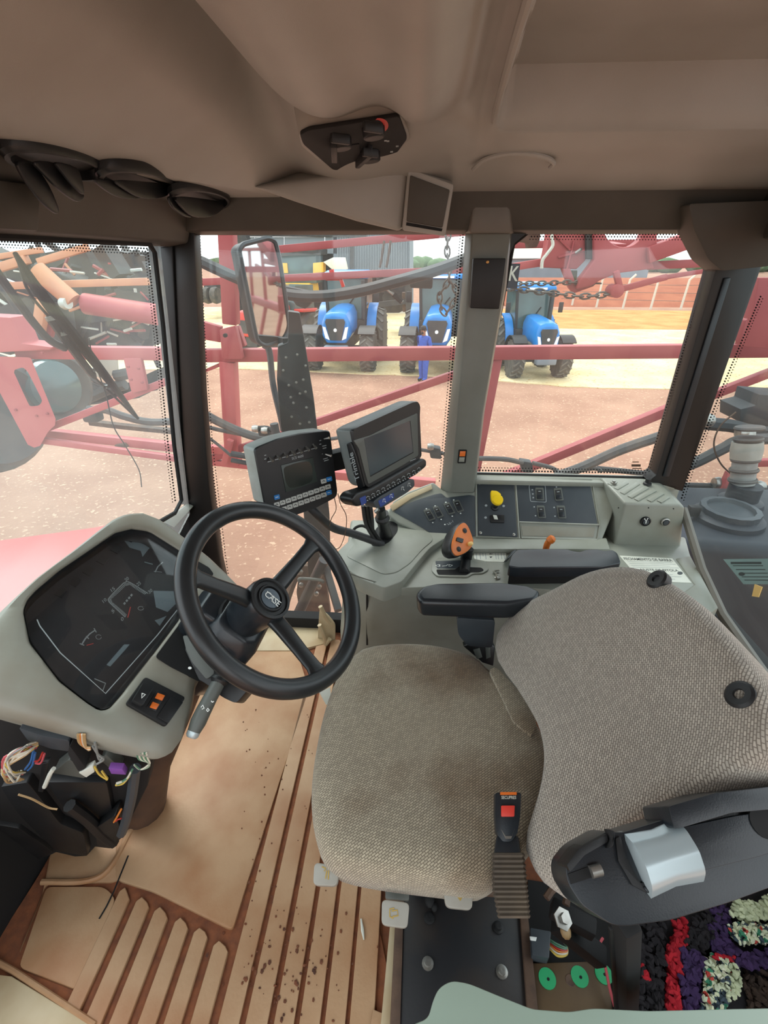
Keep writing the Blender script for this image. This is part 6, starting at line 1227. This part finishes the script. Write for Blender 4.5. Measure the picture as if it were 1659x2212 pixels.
hose(ls, [(700, 1210), (676, 1260), (652, 1310), (636, 1345)], .026, 1.80, 'arm', 'tube', 12); hose(ls, [(640, 1238), (624, 1280), (604, 1345)], .02, 1.86, 'rust', 'strut', 4)
plate(ls, rpoly([(648, 1222), (700, 1226), (714, 1330), (650, 1336), (640, 1280)], 6), 1.90, 'rust', 'clamp_plate', .03)
hose(ls, [(646, 1256), (650, 1250), (690, 1253), (700, 1258)], .008, 1.76, 'graybezel', 'clamp', 8)
for x, y in ((651, 1262), (690, 1266), (684, 1281), (650, 1234)): part('bolt', MB().lathe([(.011, 0), (.011, .012), (.004, .014)], PY(x, y, 1.77), (0, -1, 0), 8), M['steel'], ls)

# ------------------------------------------------------------------ through the windscreen: front frame and parked machinery
ff = thing('front_boom_rack', 'pink faded front boom rack with a slotted plate seen through the windscreen', 'boom', PY(200, 762, 2.6))
Y3 = 2.9
beam(ff, (40, 760), (420, 764), 25, Y3, 'pinkpaint'); beam(ff, (100, 926), (420, 800), 14, Y3, 'pinkpaint'); beam(ff, (90, 934), (440, 972), 18, Y3 + .05, 'pinkpaint'); beam(ff, (84, 950), (440, 998), 12, Y3 - .05, 'pinkpaint')
sl = rpoly([(28, 800), (50, 793), (60, 803), (92, 866), (85, 876), (64, 878)], 5)
ffo = [(-60, 768), (66, 772), (124, 914), (104, 932), (85, 966), (64, 968), (-10, 830), (-60, 800)]
cS = (60, 838); o1, i1 = angular(ffo, cS, 60), angular(sl, cS, 60); PFF = Pl((0, Y3 - .1, 0), (0, -1, 0))
part('slotted_plate', MB().loft([[PFF.at(p.x, p.y, h) for p in q] for q, h in ((i1, -.10), (o1, -.10), (o1, 0), (i1, 0), (i1, -.10))], False, False), M['pinkpaint'], ff)
plate(ff, [(-60, 682), (22, 686), (46, 742), (112, 750), (108, 756), (-60, 764)], Y3 - .1, 'pinkpaint', 'upper_plate', .15); plate(ff, [(266, 774), (304, 774), (318, 842), (284, 850)], Y3 - .05, 'pinkpaint', 'web_plate', .03)
for x, y in ((35, 885), (80, 898), (103, 893), (92, 762), (278, 792), (300, 796), (284, 820), (308, 826)): part('bolt', MB().lathe([(.008, 0), (.008, .01), (.002, .011)], PY(x, y, Y3 - .1), (0, -1, 0), 8), M['redpaint'], ff)
plate(ff, [(246, 962), (268, 958), (276, 966), (254, 972)], Y3, 'rust', 'cleat', .04)
mc_ = thing('planter_machine', 'cluttered dark planting machine parked beyond the windscreen', 'machine', PY(180, 700, 5.0))
hose(mc_, [(184, 656), (250, 666), (340, 680)], .10, 5.0, 'pinkpaint', 'red_cylinder', 16); hose(mc_, [(80, 582), (120, 618), (160, 652)], .085, 4.9, 'tanpaint', 'ochre_cylinder', 16)
part('chrome_end', MB().lathe([(.05, -.03), (.06, .0), (.05, .05)], PY(140, 655, 4.85), (1, -.4, 0), 14), M['sticker'], mc_)
for a, b, w_ in (((120, 614), (320, 608), 14), ((-40, 620), (58, 616), 14), ((84, 566), (190, 534), 13), ((-40, 590), (60, 560), 16), ((-40, 560), (90, 540), 10)): beam(mc_, a, b, w_, 5.1, 'tanpaint')
plate(mc_, [(76, 646), (96, 672), (84, 744), (62, 722), (70, 690)], 4.6, 'tanpaint', 'ochre_plate', .08); plate(mc_, [(96, 672), (118, 700), (110, 730), (88, 736)], 4.7, 'redpaint', 'red_plate', .05)
cl = MB()
for i in range(210):
    x, y = random.uniform(-20, 330), random.uniform(560, 758); Y0 = random.uniform(5.4, 7.0); p = PY(x, y, Y0)
    if random.random() < .55: q = p + V((random.uniform(-.5, .5), random.uniform(-.3, .3), random.uniform(-.4, .4))); cl.tube([p, q], random.uniform(.012, .05), 6)
    else: cl.box(p, (random.uniform(.08, .5), random.uniform(.1, .4), random.uniform(.06, .35)), Matrix.Rotation(random.uniform(-.5, .5), 3, 'Y'))
part('tangle', cl, M['machine'], mc_)['kind'] = 'stuff'
for k_, n in (('redpaint', 22), ('sticker', 34), ('tanpaint', 12)):
    cl = MB()
    for i in range(n):
        p = PY(random.uniform(10, 330), random.uniform(570, 750), random.uniform(5.2, 5.6)); cl.tube([p, p + V((random.uniform(-.25, .25), 0, random.uniform(-.12, .12)))], random.uniform(.008, .02), 5)
    part('tangle', cl, M[k_], mc_)['kind'] = 'stuff'
for y in (560, 590, 640, 690, 730): part('frame_bar', MB().bar(PY(-40, y, 6.4), PY(330, y - 4, 6.4), .12), M['machine'], mc_)
plate(mc_, [(100, 565), (240, 545), (320, 550), (326, 604), (120, 606)], 6.6, 'tglass', 'hopper', .5); plate(mc_, [(180, 690), (326, 690), (330, 748), (200, 752)], 6.2, 'machine', 'tool_box', .5); plate(mc_, [(170, 620), (320, 616), (326, 650), (180, 648)], 6.7, 'machine', 'hopper', .5)
hose(mc_, [(-30, 590), (20, 640), (60, 700), (100, 736), (140, 752)], .03, 3.6, 'hose', 'hose', 8)
part('tall_wheel', MB().lathe([(.12, -.1), (.28, -.14), (.34, -.06), (.34, .06), (.28, .14), (.12, .1)], PY(110, 836, 4.2), (.9, -.5, .1), 30), M['tyre'], mc_)
part('wheel_disc', MB().lathe([(.24, .0), (.22, .05), (.09, .10), (.01, .10)], PY(116, 836, 4.1), (.9, -.35, .1), 28), M['tglass'], mc_)
plate(mc_, [(196, 776), (222, 772), (250, 776), (252, 806), (226, 820), (204, 812)], 5.6, 'conc', 'white_sheet', .05)
for q, r in (([(120, 780), (150, 806), (190, 830), (230, 846)], .03), ([(150, 782), (200, 820), (240, 836)], .02), ([(190, 860), (230, 842), (270, 830)], .06), ([(250, 812), (280, 806)], .06)): hose(mc_, q, r, 5.0, 'machine', 'hose', 8)
part('blue_strip', MB().tube([PY(130, 816, 4.8), PY(178, 832, 4.8)], .012, 6), M['blue'], mc_)
plate(mc_, [(150, 830), (210, 850), (250, 840), (300, 850), (340, 842), (340, 800), (300, 860), (160, 880)], 5.8, 'machine', 'low_frame', .3)
hw = thing('ground_hose', 'grey hose and rusty bar lying beyond the front rack', 'hose', PY(280, 900, 3.4))
hose(hw, [(190, 884), (230, 886), (270, 900), (330, 912), (420, 906)], .028, 3.4, 'tan_hose'); hose(hw, [(194, 912), (260, 920), (360, 930), (420, 935)], .026, 3.5, 'rust', 'bar', 4); part('end_block', MB().box(PY(200, 896, 3.4), (.12, .1, .1)), M['machine'], hw, bev=.02)
bt_ = thing('big_front_tyre', 'large dark tyre at the far left edge beyond the windscreen', 'tyre', PY(-20, 880, 3.6))
part('tyre', MB().lathe([(.2, -.2), (.4, -.25), (.5, -.12), (.5, .12), (.4, .25), (.2, .2)], PY(-40, 890, 3.7), (.9, -.3, 0), 30), M['machine'], bt_)
eh = solo('engine_hood_panel', MB().slab(Pl((0, 0, .02), (0, 0, 1)), [(-200, 1230), (-60, 1176), (0, 1166), (205, 1138), (320, 1112), (330, 1290), (100, 1330), (-200, 1420)], -.06, 0), mat('hood_pink', (206, 112, 108), .35), 'flat faded pink hood panel just outside the windscreen', 'hood', bev=.01)

# ------------------------------------------------------------------ through the rear glass: tank, filler, pipes
tk_ = thing('rear_tank', 'dark blue plastic tank with a screw lid behind the rear glass', 'tank', V((1.6, 2.0, .2)))
TZ = .36
ft = [V((1.04, 2.4, 0)), V((1.04, 1.88, 0)), V((1.10, 1.83, 0)), V((1.4, 1.79, 0)), V((1.8, 1.70, 0)), V((2.4, 1.6, 0)), V((2.4, 2.4, 0))]
part('body', MB().loft([[p + V((0, 0, -1.6)) for p in ft], [p + V((0, 0, TZ - .04)) for p in ft], [V((1.72 + (p.x - 1.72) * .96, 2.1 + (p.y - 2.1) * .93, TZ)) for p in ft]]), M['tank'], tk_, bev=.02, seg=3)
cp = PZ(1570, 1122, TZ)
part('lid_base', MB().lathe([(.15, -.02), (.145, .02), (.12, .035)], cp, (0, 0, 1), 32), M['tank'], tk_)
part('lid', MB().loft([[cp + V((math.cos(t) * r * (1 + (.03 if k % 2 else 0)), math.sin(t) * r * (1 + (.03 if k % 2 else 0)), h)) for k, t in enumerate(2 * math.pi * i / 32 for i in range(32))] for r, h in ((.118, .03), (.118, .06), (.095, .062), (.09, .045), (.01, .045))]), M['panel'], tk_)
part('hinge', MB().box(cp + V((-.16, .0, .04)), (.05, .03, .05)), M['rubber'], tk_, bev=.004); part('hinge_cord', MB().tube([cp + V((-.17, 0, .03)), cp + V((-.30, .02, .02)), cp + V((-.40, .02, .0))], .006, 6), M['monback'], tk_)
nk = PZ(1597, 1088, TZ); part('neck_base', MB().lathe([(.10, 0), (.095, .02), (.07, .03), (.07, .10)], nk, (0, 0, 1), 24), M['tank'], tk_)
fp = thing('filler_pipe', 'pale grey ribbed filler pipe rising from the dark tank', 'pipe', nk + V((0, 0, .1)))
d_ = (PY(1614, 962, nk.y + .05) - nk).normalized(); Lp = (PY(1614, 962, nk.y + .05) - nk).length
part('pipe', MB().tube([nk + d_ * .10, nk + d_ * Lp], .052, 16), M['pipe'], fp)
for i in range(6): part('rib', MB().lathe([(.058, -.008), (.062, 0), (.058, .008)], nk + d_ * (.12 + i * .05), d_, 18), M['tan_hose'], fp)
part('collar', MB().lathe([(.062, -.04), (.066, 0), (.062, .04)], nk + d_ * (Lp * .92), d_, 18), M['lever'], fp)
rp = thing('rear_plumbing', 'dusty hoses and clamps crossing outside the rear glass', 'hoses', PY(1580, 960, 2.5))
hose(rp, [(1440, 1020), (1500, 1000), (1560, 970), (1600, 952), (1700, 946)], .030, 2.5, 'tan_hose'); hose(rp, [(1500, 912), (1540, 916), (1580, 920), (1620, 930), (1700, 940)], .036, 2.6, 'machine')
hose(rp, [(1440, 1048), (1520, 1050), (1560, 1052)], .018, 2.5, 'tan_hose'); hose(rp, [(1530, 1055), (1600, 1056), (1700, 1064)], .032, 2.5, 'machine'); hose(rp, [(1590, 890), (1556, 920), (1542, 960), (1556, 1000), (1586, 1030)], .004, 2.3, 'rust', 'thin_lead', 5)
plate(rp, [(1600, 884), (1632, 876), (1640, 852), (1720, 858), (1720, 936), (1598, 912)], 2.65, 'machine', 'grey_box', .2)
for x, y in ((1530, 908), (1550, 1044), (1640, 1052), (1602, 934), (1616, 938)): part('clamp', MB().lathe([(.03, -.02), (.036, 0), (.03, .02)], PY(x, y, 2.48), (1, 0, 0), 12), M['steel'], rp)
beam(rp, (1555, 1070), (1578, 1020), 16, 2.45, 'pinkpaint', 'red_strip')
rr = thing('rear_boom_rest', 'red boom rest plate with slots at the right edge behind the rear glass', 'rest', PY(1640, 680, 3.0))
plate(rr, [(1640, 600), (1720, 600), (1720, 760), (1604, 748), (1624, 690)], 2.95, 'redpaint', 'rest_plate', .08); plate(rr, [(1610, 692), (1616, 688), (1606, 744), (1598, 744)], 2.85, 'redpaint', 'slot_edge', .05)
